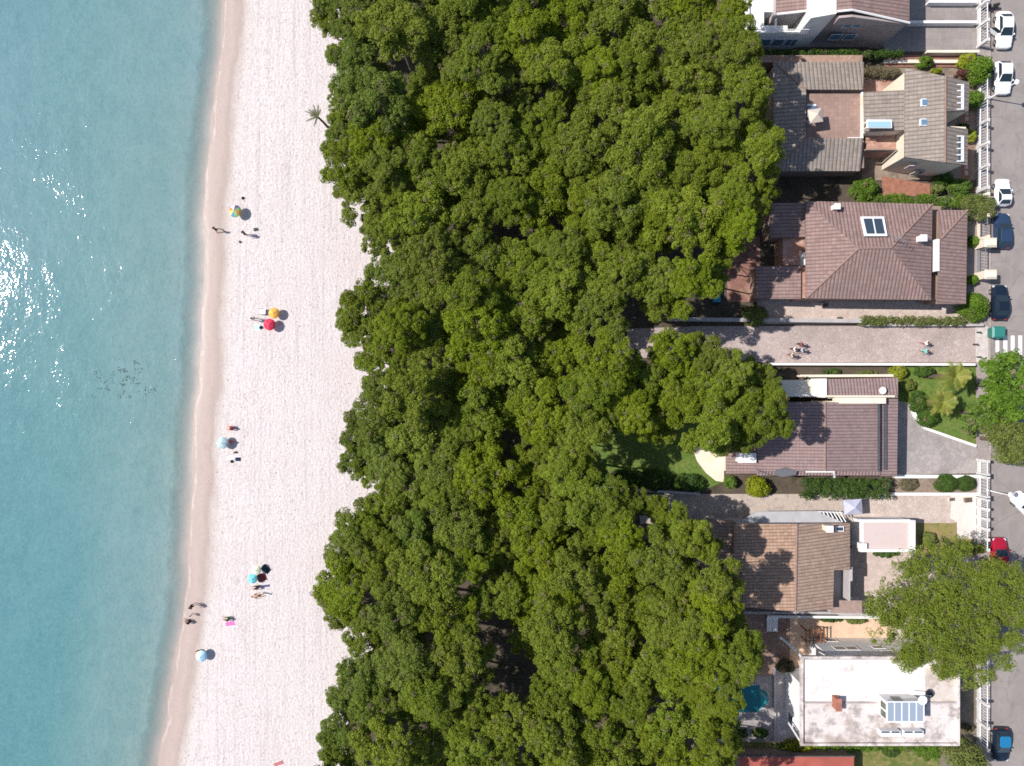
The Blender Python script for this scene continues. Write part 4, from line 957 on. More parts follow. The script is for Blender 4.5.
bp('person in green sitting beside the pink beach towel', 229.5, 618, 180, 'sit', green, green)
bp('person in dark swimwear sitting just above the blue and white parasol', 201, 650.5, 200, 'sit', black, black)
person('person in dark red walking on the lane, topmost of the group of four', 797, 344.8, 180, 'walk', cloth('darkred', (.25, .08, .07)), black, z=.02)
person('person in a white shirt and dark trousers leading the group of four on the lane', 790.5, 349.6, 185, 'walk', white_, black, z=.02)
person('person in a pale blue shirt, rightmost of the group of four on the lane', 798, 350.6, 180, 'walk', cloth('paleblue', (.45, .5, .62)), navy, z=.02)
person('person in brown trousers walking nearest the wall in the group of four', 788, 355.6, 175, 'walk', cloth('sand', (.6, .5, .42)), brown, z=.02)
person('person in white and pink walking at the upper side of a pair on the lane', 920.5, 343.5, 180, 'walk', cloth('palepink', (.78, .68, .68)), pinkc, z=.02)
person('person in pale teal walking at the lower side of a pair on the lane', 920, 351.5, 180, 'walk', teal, teal, z=.02)

# =================================================================== BEACH THINGS
def parasol(label, px, py, rpx, cols, h=1.75, tilt=(0, 0), speck=False):
    """px, py: centre of the canopy in the picture at canopy height"""
    h *= .68; zc = beach_z(px, py) + h; c = W(px, py, zc); b = Vector((c.x - tilt[0], c.y - tilt[1], zc - h)); r = rpx * (H - zc) / FPX
    o = thing('beach_parasol', label, 'parasol', b)
    m = MB(); n = 16; top = c - b + Vector((0, 0, .1)); ns = len(cols)
    rr = [(1.0, -.30), (.72, -.12), (.36, .03), (.06, .10)]
    for j in range(3):
        for k in range(n):
            a0, a1 = 2 * math.pi * k / n, 2 * math.pi * (k + 1) / n; m.cur = (k // 2) % ns
            s0 = 1.0 if k % 2 == 0 else .965; s1 = .965 if k % 2 == 0 else 1.0
            def P(rz, a, sc): return top + Vector((r * rz[0] * (sc if rz[0] > .9 else 1) * math.cos(a), r * rz[0] * (sc if rz[0] > .9 else 1) * math.sin(a), rz[1] * r / .75))
            m.poly([P(rr[j], a0, s0), P(rr[j], a1, s1), P(rr[j + 1], a1, 1), P(rr[j + 1], a0, 1)])
    if len(cols) == 2 and speck: pass
    m.build('canopy', cols, o, local=True)
    m = MB(); m.cyl((0, 0, -.15), top + Vector((0, 0, .12)), .022, .022, 8); m.build('pole', FRAME, o, local=True)
    m = MB(); m.cyl(top + Vector((0, 0, .12)), top + Vector((0, 0, .24)), .04, .02, 8); m.build('finial', FRAME, o, local=True)
    m = MB()
    for k in range(8):
        a = 2 * math.pi * k / 8; m.cyl(top + Vector((0, 0, .05)), top + Vector((r * .95 * math.cos(a), r * .95 * math.sin(a), -.3 * r / .75)), .008, .008, 4)
    m.build('ribs', METAL, o, local=True)
    return o
PC = lambda n, c: flat('canopy_' + n, c, .75, .15)
parasol('parasol with panels of green, purple, orange and blue nearest the walker', 234.6, 210.8, 6.4, [PC('green', (.30, .48, .20)), PC('purple', (.16, .12, .24)), PC('paleblue', (.55, .66, .75)), PC('orangered', (.75, .22, .06)), PC('yellow', (.75, .62, .18)), PC('teal', (.12, .30, .42)), PC('lime', (.35, .55, .25)), PC('orange', (.8, .35, .08))])
parasol('orange parasol touching the red one', 273.6, 313, 5.6, [PC('orange2', (.78, .36, .06)), PC('orange3', (.80, .44, .12))], 1.55)
parasol('crimson red parasol below the orange one', 269, 324.4, 6.1, [PC('crimson', (.60, .035, .08)), PC('crimson2', (.66, .06, .11))], 1.6)
parasol('pale blue speckled parasol beside people in red', 222, 443, 6.2, [PC('ice', (.50, .60, .64)), PC('mint', (.36, .53, .56))], 1.6)
parasol('small teal blue parasol over a red mat darkened with painted shade', 252.2, 579, 5.0, [PC('turq', (.12, .50, .58)), PC('turq2', (.25, .60, .66))], 1.45)
parasol('pale lime parasol just above the teal one', 256, 570, 5.0, [PC('palelime', (.66, .68, .46)), PC('paleivory', (.70, .70, .58))], 1.5)
parasol('parasol with blue and white panels nearest the bottom of the photo', 200.8, 656.6, 5.8, [PC('sky', (.30, .58, .82)), PC('sky2', (.45, .68, .85)), PC('ivory', (.74, .72, .66)), PC('sky3', (.62, .74, .82)), PC('ivory', (.74, .72, .66)), PC('sky2', (.45, .68, .85))], 1.55)
def towel(name, label, px, py, wpx, hpx, mat, rz=0, cat='towel'):
    o = thing(name, label, cat, W(px, py, beach_z(px, py) + .02), R(rz)); w, h = wpx / PPM / 2, hpx / PPM / 2
    m = MB(); nx, ny = 6, 8
    rd = random.Random(int(px * 7 + py))
    V = [[(-w + 2 * w * i / nx + rd.uniform(-.01, .01), -h + 2 * h * j / ny, .02 + rd.uniform(0, .03)) for i in range(nx + 1)] for j in range(ny + 1)]
    for j in range(ny):
        for i in range(nx): m.poly([V[j][i], V[j][i + 1], V[j + 1][i + 1], V[j + 1][i]])
    m.build('cloth', mat, o, local=True)
    m = MB(); m.box(-w, -h - .05, .0, w, -h + .02, .03); m.box(-w, h - .02, 0, w, h + .05, .03); m.build('hem', white_ if mat is not white_ else grey, o, local=True); return o
towel('beach_towel', 'pink towel beside the sitter in green', 230.3, 623.6, 9, 4.6, cloth('hotpink', (.78, .18, .42)), 8)
towel('beach_towel', 'red mat with the shadow of the teal parasol painted into its colour', 262, 577.5, 9, 8, cloth('shaded_red', (.22, .05, .045)), 20)  # red mat coloured darker, the parasol's shadow put into the cloth colour
towel('beach_towel', 'navy towel below the pale speckled parasol', 238.2, 459.2, 5.6, 4, navy, 0)
towel('beach_towel', 'white towel spread left of the navy towel', 230.5, 457.5, 6, 5, white_, 15)
towel('beach_towel', 'pale blue towel left of the red parasol', 257.5, 327.5, 6, 5.5, cloth('iceblue', (.5, .62, .68)), 5)
towel('beach_towel', 'painted shadow patch right of the pale lime parasol', 266, 569, 9, 6.5, cloth('parasol_shadow', (.03, .045, .06)), -40)  # dark sheet laid as the cast shadow of the pale lime parasol
towel('beach_towel', 'painted shadow strip right of the sunbather lying below the teal parasol', 267.5, 593.2, 9, 2.2, grey, -10)  # grey strip laid down as the shadow beside the sunbather
towel('beach_towel', 'lilac mat right of the person sitting below the teal parasol', 266, 585.8, 7.5, 2.6, cloth('lilac', (.12, .10, .18)), 5)
towel('beach_towel', 'red and pink towel at the very bottom edge of the beach', 278.5, 763.5, 9, 4, cloth('rose', (.45, .16, .17)), 20)
o = thing('beach_chair', 'white folding chair with a dark frame left of the orange parasol', 'chair', W(263, 312, beach_z(263, 312)), R(90))
m = MB(); m.hull([(-.3, -.3, .36), (.3, -.3, .36), (.3, .32, .33), (-.3, .32, .33)], [(-.3, -.3, .33), (.3, -.3, .33), (.3, .32, .30), (-.3, .32, .30)]); m.build('seat', white_, o, local=True)
m = MB(); m.hull([(-.3, -.34, .38), (.3, -.34, .38), (.3, -.62, .95), (-.3, -.62, .95)], [(-.3, -.31, .37), (.3, -.31, .37), (.3, -.59, .94), (-.3, -.59, .94)]); m.build('backrest', white_, o, local=True)
for sx in (-.32, .32):
    for (y0, y1) in ((-.35, .3), (.3, -.3)): m = MB(); m.cyl((sx, y0, 0), (sx, y1, .36 if y1 < 0 else .34), .018, .018, 6); m.build('leg', METAL, o, local=True)
    m = MB(); m.cyl((sx, .3, .33), (sx, .45, .4), .018); m.cyl((sx, -.32, .58), (sx, .35, .56), .022, .022, 6); m.build('armrest', METAL, o, local=True)
def bag(label, px, py, s, mat):
    o = thing('beach_bag', label, 'bag', W(px, py, beach_z(px, py)), random.uniform(0, 3))
    m = MB(); m.hull([(-s * .8, -s * .35, s * 1.1), (s * .8, -s * .35, s * 1.1), (s * .8, s * .35, s * 1.1), (-s * .8, s * .35, s * 1.1)], [(-s, -s * .6, 0), (s, -s * .6, 0), (s, s * .6, 0), (-s, s * .6, 0)]); m.build('body', mat, o, local=True)
    for y in (-.3, .3):
        m = MB(); m.tube([Vector((-.4 * s, y * s, 1.05 * s)), Vector((-.25 * s, y * s, 1.6 * s)), Vector((.25 * s, y * s, 1.6 * s)), Vector((.4 * s, y * s, 1.05 * s))], [.03] * 4, 5); m.build('handle', mat, o, local=True)
bag('dark bag alone on the sand above the multicoloured parasol', 243, 198.2, .17, black)
bag('dark bag on the sand right of the multicoloured parasol', 255.5, 229.5, .24, grey)
bag('small grey bag below the person in brown', 240, 242, .16, grey)
bag('olive bag right of the pale speckled parasol group', 235.5, 452.3, .2, cloth('olive', (.16, .13, .08)))
bag('dark bag at the left corner of the navy towel', 232, 461.5, .18, black)
bag('dark blue bag at the edge of the red parasol', 261, 327.5, .2, navy)

# dry palm lying at the edge of the wood
def frond_strip(m, base, d, L, droop, w, n=5, leaflets=0, seed=0):
    rd = random.Random(seed); d = Vector(d).normalized(); side = d.cross(Vector((0, 0, 1))).normalized(); pts = []
    for i in range(n + 1):
        t = i / n; pts.append(base + d * L * t + Vector((0, 0, -droop * t * t * L)))
    if not leaflets:
        for i in range(n):
            wa, wb = w * (1 - (i / n) ** 1.5) + .01, w * (1 - ((i + 1) / n) ** 1.5) + .01
            m.poly([pts[i] - side * wa, pts[i] + side * wa, pts[i + 1] + side * wb, pts[i + 1] - side * wb])
        return
    m.tube(pts, [.03 * (1 - i / (n + 1)) for i in range(n + 1)], 4)
    for j in range(leaflets):
        t = .12 + .86 * j / leaflets; q = min(n - 1, int(t * n)); p = pts[q].lerp(pts[q + 1], t * n - q)
        ll = w * (math.sin(math.pi * min(1, t * .9 + .12)) ** .6) * rd.uniform(.85, 1.1)
        for s in (-1, 1):
            e = p + (side * s * .8 + d * .55 + Vector((0, 0, -.25 + rd.uniform(-.1, .1)))).normalized() * ll
            ww = (d * .026); m.poly([p - ww, p + ww, e + ww * .2, e - ww * .2])
o = thing('dry_palm', 'dried grey palm with spiky fronds at the sand edge of the wood', 'palm', W(325, 127, 0))
DRYP = plain('dry_palm_leaf', (.115, .122, .06), .9, .25, 3)
m = MB(); m.tube([Vector((.3, 0, 0)), Vector((.15, .1, 1.2)), Vector((-.2, .3, 2.3))], [.16, .13, .11], 8); m.build('trunk', DBARK, o, local=True)
for i, (dx, dy, L) in enumerate(((-.75, .62, 1.5), (-.95, .45, 1.7), (-.35, .95, 1.6), (.05, 1, 1.55), (.35, .9, 1.0), (-1, .2, 1.0), (-.9, -.35, 1.6), (-.35, -.9, 1.3), (-.6, .8, 1.1))):
    m = MB(); frond_strip(m, Vector((-.2, .3, 2.3)), (dx, dy, .25), L, .25, .24, 5, 14, i); frond_strip(m, Vector((-.2, .3, 2.3)), (dx, dy, .25), L, .25, .085, 5); m.build('frond', DRYP, o, local=True)

# seaweed in the shallows
C = []; Rr = []
rd = random.Random(3)
for i in range(30):
    x, y = rd.gauss(122, 15), rd.gauss(381, 9)
    for q in range(rd.randint(2, 9)):
        C.append(W(x + rd.gauss(0, 1.6), y + rd.gauss(0, 1.3), WL + .015)); Rr.append(rd.uniform(.02, .055) * (1.8 if rd.random() < .06 else 1))
for cx, cy in ((146, 391),):
    for i in range(10): p = W(cx + rd.gauss(0, 4), cy + rd.gauss(0, 2.5), WL + .015); C.append(p); Rr.append(rd.uniform(.04, .14))
WEED = leafmat('seaweed', (.062, .135, .145), (.075, .15, .16), (.09, .165, .175), .1, .1)
o = link('seaweed', leaf_mesh('seaweed', [tuple(c) for c in C], Rr, 16, .05, flat_=.08, up=4), WEED); tag(o, kind='stuff')

# =================================================================== VEGETATION
def plant(name, label, cat, px, py, rpx, h, mat, asp=1.0, n=None, leaf=.085, group=None, stem=True, z0=0.0, ragged=.16, dens=70):
    zt = h * .7; c = W(px, py, zt); s = (H - zt) / FPX; rx, ry = rpx * s, rpx * s * asp
    o = thing(name, label, cat, (c.x, c.y, z0), 0, group)
    rd = random.Random(int(px * 13 + py * 7)); n = n or int(16 + 26 * rx * ry); C = []; Rr = []
    pr = min(rx, ry) * .34
    for i in range(n):
        a = rd.uniform(0, 6.283); q = math.sqrt(rd.random()); q2 = q * (1 - ragged * .5 + rd.uniform(-ragged, ragged * .5))
        r_ = pr * rd.uniform(.6, 1.15)
        C.append((q2 * math.cos(a) * (rx - r_ * .6), q2 * math.sin(a) * (ry - r_ * .6), max(.25 * h, (h - r_) * (1 - .55 * q * q) * rd.uniform(.72, 1.0)))); Rr.append(r_)
    for i in range(n // 3):
        a = rd.uniform(0, 6.283); C.append(((rx - pr) * math.cos(a), (ry - pr) * math.sin(a), h * rd.uniform(.12, .35))); Rr.append(pr)
    link('foliage', leaf_mesh('foliage', C, Rr, max(30, min(dens, 90)), leaf), mat, o)
    if stem:
        m = MB(); m.tube([Vector((0, 0, -.05)), Vector((.05, .03, h * .4)), Vector((.1, 0, h * .75))], [.06 + .02 * h, .04 + .012 * h, .02], 6)
        for k in range(4):
            a = k * 1.6; m.tube([Vector((.05, .03, h * .35)), Vector((rx * .5 * math.cos(a), ry * .5 * math.sin(a), h * .65))], [.03 + .008 * h, .015], 5)
        m.build('trunk', DBARK, o, local=True)
    return o
def hedge(label, x0, y0, x1, y1, h, mat, leaf=.08, name='hedge', dens=3.2, pr=.42, cat='hedge'):
    a = W(x0, y1, h); b = W(x1, y0, h); c = (a + b) / 2; c.z = 0
    o = thing(name, label, cat, c); rx, ry = abs(b.x - a.x) / 2, abs(b.y - a.y) / 2
    rd = random.Random(int(x0 * 3 + y0)); C = []; Rr = []
    for i in range(int(4 * rx * ry * dens * 1.6) + 14):
        r = pr * rd.uniform(.6, 1.2); C.append((rd.uniform(-rx + r * .5, rx - r * .5), rd.uniform(-1, 1) * max(.02, ry - r * .6), h - r * rd.uniform(.8, 1.4))); Rr.append(r)
    for i in range(int((rx + ry) * 5)):
        s = rd.choice((-1, 1)); C.append((rd.uniform(-rx, rx), s * max(.02, ry - pr * .8), rd.uniform(.25, .7) * h)); Rr.append(pr * .8)
    link('foliage', leaf_mesh('foliage', C, Rr, 60, leaf), mat, o)
    m = MB()
    for k in range(max(2, int(rx))):
        x = -rx + (k + .5) * 2 * rx / max(2, int(rx)); m.cyl((x, 0, -.05), (x + .05, 0, h * .7), .05, .03, 5)
    m.cyl((-rx, 0, .05), (rx, 0, .05), .04, .04, 5); m.build('stems', DBARK, o, local=True); return o
# bushes, hedges and garden trees: label, category, x, y, radius, height, material, aspect
PL = [
 ('bush', 'yellow green bush on the brick path left of the others', 'bush', 927, 60, 8, 1.6, GREEN, .75), ('bush', 'small yellow bush against the corner of the tall tiled roof', 'bush', 938, 70, 7, 1.3, YELL, .45),
 ('bush', 'bright yellow green bush between the brick path and the street tree', 'bush', 970, 59, 9, 2.0, YELL, .9), ('bush', 'dark reddish shrub under the young street tree', 'bush', 966, 73, 10, 1.5, REDL, .55),
 ('street_tree', 'young dark green tree overhanging the pavement above a white hatchback', 'tree', 985, 66, 13, 3.4, GREEN, 1.15), ('bush', 'round orange tipped bush between the courtyard house and its fence', 'bush', 978, 97, 9.5, 2.2, GREEN, 1.0),
 ('bush', 'small lime green bush beside the brick stepping squares', 'bush', 973, 135, 6.5, 1.5, YELL, 1.0), ('bush', 'dark bush in the corner under the tall tiled roof', 'bush', 965, 126, 7, 1.6, DARKG, .6),
 ('bush', 'large light green bush at the wood end of the long hedge', 'bush', 868, 187, 15, 2.4, GREEN, .7), ('bush', 'green bush behind the long hedge near its street end', 'bush', 964, 186, 12, 2.3, GREEN, .8),
 ('bush', 'small olive bush behind the middle of the long hedge', 'bush', 940, 188, 7, 1.8, OLIVE, .7), ('bush', 'dark shrub below the south wall of the courtyard house', 'bush', 946, 178, 12, 1.6, DARKG, .6),
 ('bush', 'grey green bush hanging over the dark lane wall near the wood', 'bush', 757, 315.5, 14, 2.0, OLIVE, .75), ('bush', 'bright green bush with orange flowers beside the blue black car', 'bush', 978, 306, 16, 2.8, GREEN, .98),
 ('bush', 'small round bush beside the upper cream gate pillar', 'bush', 975, 240.5, 6, 1.4, GREEN, 1), ('bush', 'small round bush beside the lower cream gate pillar', 'bush', 974, 279.5, 6.3, 1.4, GREEN, .9),
 ('bush', 'lime green bush at the street end of the narrow planter', 'bush', 901, 372, 9, 1.8, YELL, .8), ('bush', 'dark green bush against the lane wall left of the palm', 'bush', 927, 371, 10, 2.0, DARKG, .6),
 ('bush', 'grey green shrub between the bungalow and the palm', 'bush', 908, 385, 11, 1.4, OLIVE, .6), ('bush', 'dark clipped shrub left of the white kerb', 'bush', 921, 402, 10, 1.9, DARKG, 1.1), ('bush', 'dark clipped shrub above the bend of the white kerb', 'bush', 931, 417, 11, 1.9, DARKG, 1.0),
 ('bush', 'small green shrub in the middle of the narrow planter', 'bush', 834, 371.5, 10, .9, DARKG, .32), ('bush', 'low green shrub at the wood end of the narrow planter', 'bush', 869, 373, 10, .8, OLIVE, .25),
 ('bush', 'small bright green bush by the corner of the cream terrace', 'bush', 732, 483, 6.5, 1.6, GREEN, 1.1), ('bush', 'yellowish bush below the porch roof of the bungalow', 'bush', 760, 488, 13.5, 2.4, YELL, .8),
 ('bush', 'thin dry shrub in the planting bed', 'bush', 910, 484.5, 10, .8, DRY, .7), ('bush', 'straggly shrub on the dry lawn', 'bush', 931, 540, 8, 1.2, OLIVE, 1.0), ('bush', 'low green hedge plant below the flat pink annex', 'bush', 888, 554, 13, 1.0, DARKG, .35),
 ('bush', 'bush on the lawn beside the cream terrace', 'bush', 690, 484, 17, 2.0, DARKG, .6), ('bush', 'dark bush on the shaded lawn left of the terrace bush', 'bush', 655, 482, 18, 2.2, DARKG, .7), ('bush', 'dark bush at the wood end of the shaded lawn', 'bush', 622, 480, 17, 2.2, DARKG, .6),
 ('bush', 'yellow green bush beside the flat roofed house above the red roof', 'bush', 800, 748, 17, 1.2, YELL, .45), ('bush', 'dark bush on the back lawn near the middle of the flat roof', 'bush', 893, 753, 9, 1.1, DARKG, .6),
 ('bush', 'light green tree like bush at the bottom of the street fence', 'bush', 976, 766, 20, 6.0, OLIVE, .85), ('bush', 'cream flowering bush beside the white fence near the blue car', 'bush', 968, 731, 9, 1.6, DRY, .5),
 ('bush', 'leafy patch at the right end of the back lawn', 'bush', 930, 755, 12, .6, GREEN, .6), ('bush', 'green bush growing over the balustrade beside the red car', 'bush', 979, 549, 11, 2.2, OLIVE, .6), ('bush', 'dry brown vine on the patio beside the flat roofed house', 'bush', 787, 668, 10, 1.5, DRY, .7),
 ('bush', 'dark bush in the corner of the pool deck', 'bush', 742, 735, 8, 1.2, DARKG, .6), ('bush', 'dark bush at the lower edge of the pool deck', 'bush', 762, 735, 8, 1.3, DARKG, .6),
 ('bush', 'leggy olive shrub below the narrow planting strip of the apricot patio', 'bush', 858, 621, 12, 1.0, OLIVE, .35), ('bush', 'low dark shrub on the narrow planting strip of the apricot patio', 'bush', 833, 620, 12, .9, DARKG, .28),
]
for nm, lb, ct, x, y, r, h, mt, asp in PL: plant(nm, lb, ct, x, y, r, h, mt, asp, dens=60)
for x, r, lb in ((948.5, 11.5, 'larger of two clipped dark green bushes by the white railing'), (968.5, 9.8, 'smaller of two clipped dark green bushes by the white railing')):
    plant('clipped_bush', lb, 'bush', x, 484, r, 1.7, DARKG, .82, n=110, leaf=.05, ragged=.02, group='clipped round bushes', dens=80)
hedge('long green hedge between the courtyard house and the hip roofed house', 858, 193, 992, 207, 1.9, GREEN)
hedge('rounded hedge end leaning over the kerb', 964, 195, 997, 219, 2.2, OLIVE)
hedge('low olive hedge on the upper wall of the cobbled lane', 862, 316, 966, 325, 1.4, OLIVE)
hedge('dark green hedge between the bungalow and the ochre roofed house', 800, 479, 893, 500, 2.2, DARKG, dens=3.4)
hedge('dark shaded hedge below the white villa', 752, 49, 905, 55, 1.9, DARKG)
hedge('thin brown hedge beside the brick path', 863, 66, 902, 75, 1.2, DRY)
hedge('ragged hedge below the flat roofed house', 782, 745, 955, 753, .7, GREEN, dens=2)

# palm with yellowish fronds
PALML = leafmat('palm_leaf', (.20, .26, .045), (.32, .35, .07), (.45, .40, .14), .1, .3)
def palm(label, px, py, h, L, nf, seed):
    c = W(px, py, h); o = thing('palm_tree', label, 'palm', (c.x, c.y, 0)); rd = random.Random(seed)
    m = MB(); m.tube([Vector((0, 0, -.1)), Vector((.1, .05, h * .5)), Vector((0, 0, h))], [.28, .2, .22], 9); m.build('trunk', DBARK, o, local=True)
    for i in range(nf):
        a = i * 2.399; e = rd.uniform(-.1, 1.2) * (1 - .2 * (i / nf)); m = MB()
        frond_strip(m, Vector((0, 0, h)), (math.cos(a), math.sin(a), e), L * rd.uniform(.8, 1.1), rd.uniform(.3, .75), .46, 6, 19, i)
        f = m.build('frond', PALML, o, local=True)
        me = f.data; at = me.attributes.new('tint', 'FLOAT_COLOR', 'POINT'); v = rd.random(); at.data.foreach_set('color', np.tile([v, rd.random() * .5, 0, 1], len(me.vertices)).astype(np.float32))
    return o
palm('tall yellowish palm beside the lane wall', 956, 376, 5.2, 1.9, 44, 1)
palm('shorter yellowish palm below the tall one', 943, 402, 4.0, 1.75, 38, 2)

# broad tree crowns
def tree(name, label, px, py, rpx, zc, hz, mat, nl, npf, seed, leaf=.1, nleaf=70, group=None, asp=1.0, bark=BARK, r0=.24, pr=(.34, .62), cat='tree', limbs=7, umb=.55, lf=(.24, .36)):
    zm = zc + hz * .6; c = W(px, py, zm); r = rpx * (H - zm) / FPX; o = thing(name, label, cat, (c.x, c.y, 0), 0, group)
    C, Rr, lobes = crown_puffs(r, hz, nl, npf, seed, umb, pr, lf)
    C = [(x, y * asp, z + zc) for x, y, z in C]
    link('crown', leaf_mesh('crown', C, Rr, nleaf, leaf), mat, o)
    trunk_mb(zc, [(x, y * asp, z, l) for x, y, z, l in lobes], zc, r0, .4, seed, limbs).build('trunk', bark, o, local=True); return o
tree('leafy_tree', 'bright green broad leaved tree overhanging the street by the crossing', 1004, 385, 33, 3.2, 2.2, GREEN, 16, 14, 5, .14, 60, asp=1.15, bark=DBARK)
tree('leafy_tree', 'small bright green tree joined to the left of the big street tree', 981, 413, 22, 2.4, 1.6, GREEN, 9, 10, 6, .14, 60, bark=DBARK)
tree('olive_tree', 'olive green feathery tree over the end of the crazy paved drive', 1004, 441, 30, 3.0, 1.5, OLIVE, 12, 12, 8, .10, 70, asp=.75, bark=DBARK)
BIGP = leafmat('garden_pine_needles', (.122, .172, .026), (.178, .238, .034), (.235, .288, .05), .1, .32)
tree('pine_tree', 'wide spreading pine over the red car and the flat roofed house', 949, 611, 91, 5.0, 2.6, BIGP, 120, 26, 21, .068, 52, asp=.80, r0=.38, pr=(.22, .44), limbs=60, umb=.42, lf=(.105, .16))

# the wood ---------------------------------------------------------------
PROT = []
for k in range(10):
    rd = random.Random(40 + k); nl = rd.choice((12, 13, 14, 15, 17))
    C, Rr, lobes = crown_puffs(3.4, rd.uniform(3.0, 4.4), nl, 36, 300 + k, .85, (.19, .36), (.23, .33))
    me = leaf_mesh('crown', C, Rr, 58, .058, aniso=1.75, tintvar=.2)
    tm = trunk_mb(6.0, lobes, 6.0, .2, .5, k, 7, 6.5)
    PROT.append((me, tm, [(x, y, z, l) for x, y, z, l in lobes]))
for m_, t_, _ in PROT: m_.materials.append(PINE)
SEA_M = []
for m_, t_, _ in PROT[:5]:
    c = m_.copy(); c.materials.clear(); c.materials.append(PINE_SEA); SEA_M.append(c)
TRUNK = []
for m_, t_, _ in PROT:
    o = t_.build('trunk', BARK, None); TRUNK.append(o.data); bpy.data.objects.remove(o)
left = [(312, -30), (312, 22), (330, 42), (320, 54), (334, 62), (329, 100), (325, 150), (327, 188), (346, 206), (368, 240), (373, 266), (362, 286), (340, 300), (336, 320), (350, 345), (362, 362), (362, 400), (344, 432), (340, 462), (350, 480), (374, 492), (358, 507), (335, 522), (325, 560), (318, 596), (320, 612), (342, 632), (356, 652), (340, 672), (326, 700), (322, 732), (316, 800)]
right = [(740, 800), (736, 735), (745, 680), (768, 662), (766, 645), (735, 612), (738, 580), (724, 545), (700, 520), (665, 500), (640, 490), (604, 485), (590, 472), (592, 450), (616, 432), (645, 440), (700, 450), (760, 452), (780, 430), (792, 410), (775, 370), (720, 345), (685, 332), (650, 336), (640, 318), (690, 312), (722, 290), (736, 250), (770, 212), (782, 180), (778, 150), (764, 100), (756, 40), (742, -30)]
poly = left + right
def inside(x, y):
    c = False; n = len(poly)
    for i in range(n):
        x0, y0 = poly[i]; x1, y1 = poly[(i + 1) % n]
        if (y0 > y) != (y1 > y) and x < (x1 - x0) * (y - y0) / (y1 - y0) + x0: c = not c
    return c
def edge_d(x, y, pl=poly, closed=True):
    b = 1e9; n = len(pl)
    for i in range(n if closed else n - 1):
        x0, y0 = pl[i]; x1, y1 = pl[(i + 1) % n]; dx, dy = x1 - x0, y1 - y0
        t = max(0, min(1, ((x - x0) * dx + (y - y0) * dy) / (dx * dx + dy * dy + 1e-9))); b = min(b, math.hypot(x - x0 - t * dx, y - y0 - t * dy))
    return b
spots = []
rd = random.Random(5)
# clearings seen as dark gaps between crowns
gaps = [(322, 124, 7), (514, 442, 11), (494, 632, 12), (506, 655, 11), (556, 108, 9), (505, 235, 12), (620, 456, 22), (648, 464, 24), (676, 466, 24), (640, 322, 16), (468, 588, 9), (690, 470, 26), (516, 680, 10), (405, 70, 8)]
def ok(x, y, r, sp):
    if not inside(x, y) or edge_d(x, y) < r * .72: return False
    if any(math.hypot(x - gx, y - gy) < gr + r * .72 for gx, gy, gr in gaps): return False
    return all(math.hypot(x - a, y - b) > sp * (r + c) * .575 for a, b, c in spots)
def along(pl, step, r):
    acc = 0
    for i in range(len(pl) - 1):
        x0, y0 = pl[i]; x1, y1 = pl[i + 1]; L = math.hypot(x1 - x0, y1 - y0); t = -acc
        while t < L:
            if t >= 0: yield x0 + (x1 - x0) * t / L, y0 + (y1 - y0) * t / L, (x1 - x0) / L, (y1 - y0) / L
            t += step
        acc = (L - (t - step)) if t > 0 else acc + L
for pl in (left, right):
    for x, y, dx, dy in along(pl, 9, 0):
        for r in (27, 22, 17, 13):
            r *= rd.uniform(.92, 1.08); nx, ny = (dy, -dx)
            if inside(x + nx * 4, y + ny * 4) is False: nx, ny = -nx, -ny
            cx, cy = x + nx * r * .86, y + ny * r * .86
            if ok(cx, cy, r, .98): spots.append((cx, cy, r)); break
for sp, tries, rng_r in ((1.12, 9000, (27, 37)), (1.05, 6000, (23, 30)), (1.0, 6000, (17, 23))):
    for _ in range(tries):
        r = rd.uniform(*rng_r); x, y = rd.uniform(300, 800), rd.uniform(-24, 790)
        if ok(x, y, r, sp): spots.append((x, y, r))
ORD = ['first', 'second', 'third', 'fourth', 'fifth', 'sixth', 'seventh', 'eighth', 'ninth', 'tenth', 'eleventh', 'twelfth', 'thirteenth', 'fourteenth', 'fifteenth', 'sixteenth', 'seventeenth', 'eighteenth', 'nineteenth', 'twentieth', 'twenty-first', 'twenty-second', 'twenty-third', 'twenty-fourth', 'twenty-fifth', 'twenty-sixth', 'twenty-seventh', 'twenty-eighth', 'twenty-ninth', 'thirtieth']
LAND = [(28, 'the white villa'), (70, 'the thick reddish stone wall'), (118, 'the dry palm'), (165, 'the small white car'), (212, 'the multicoloured parasol'), (258, 'the cream gate pillars'), (315, 'the orange parasol'), (350, 'the people on the lane'),
        (395, 'the tall yellowish palm'), (443, 'the pale speckled parasol'), (484, 'the clipped bushes'), (530, 'the pink flat annex'), (579, 'the teal parasol'), (623, 'the pink towel'), (660, 'the blue and white parasol'), (700, 'the swimming pool'), (760, 'the red shed roof')]
rows = {}
for s in spots:
    k = min(range(len(LAND)), key=lambda i: abs(LAND[i][0] - s[1])); rows.setdefault(k, []).append(s)
print('PINES', len(spots), {k: len(v) for k, v in rows.items()})
num = 0
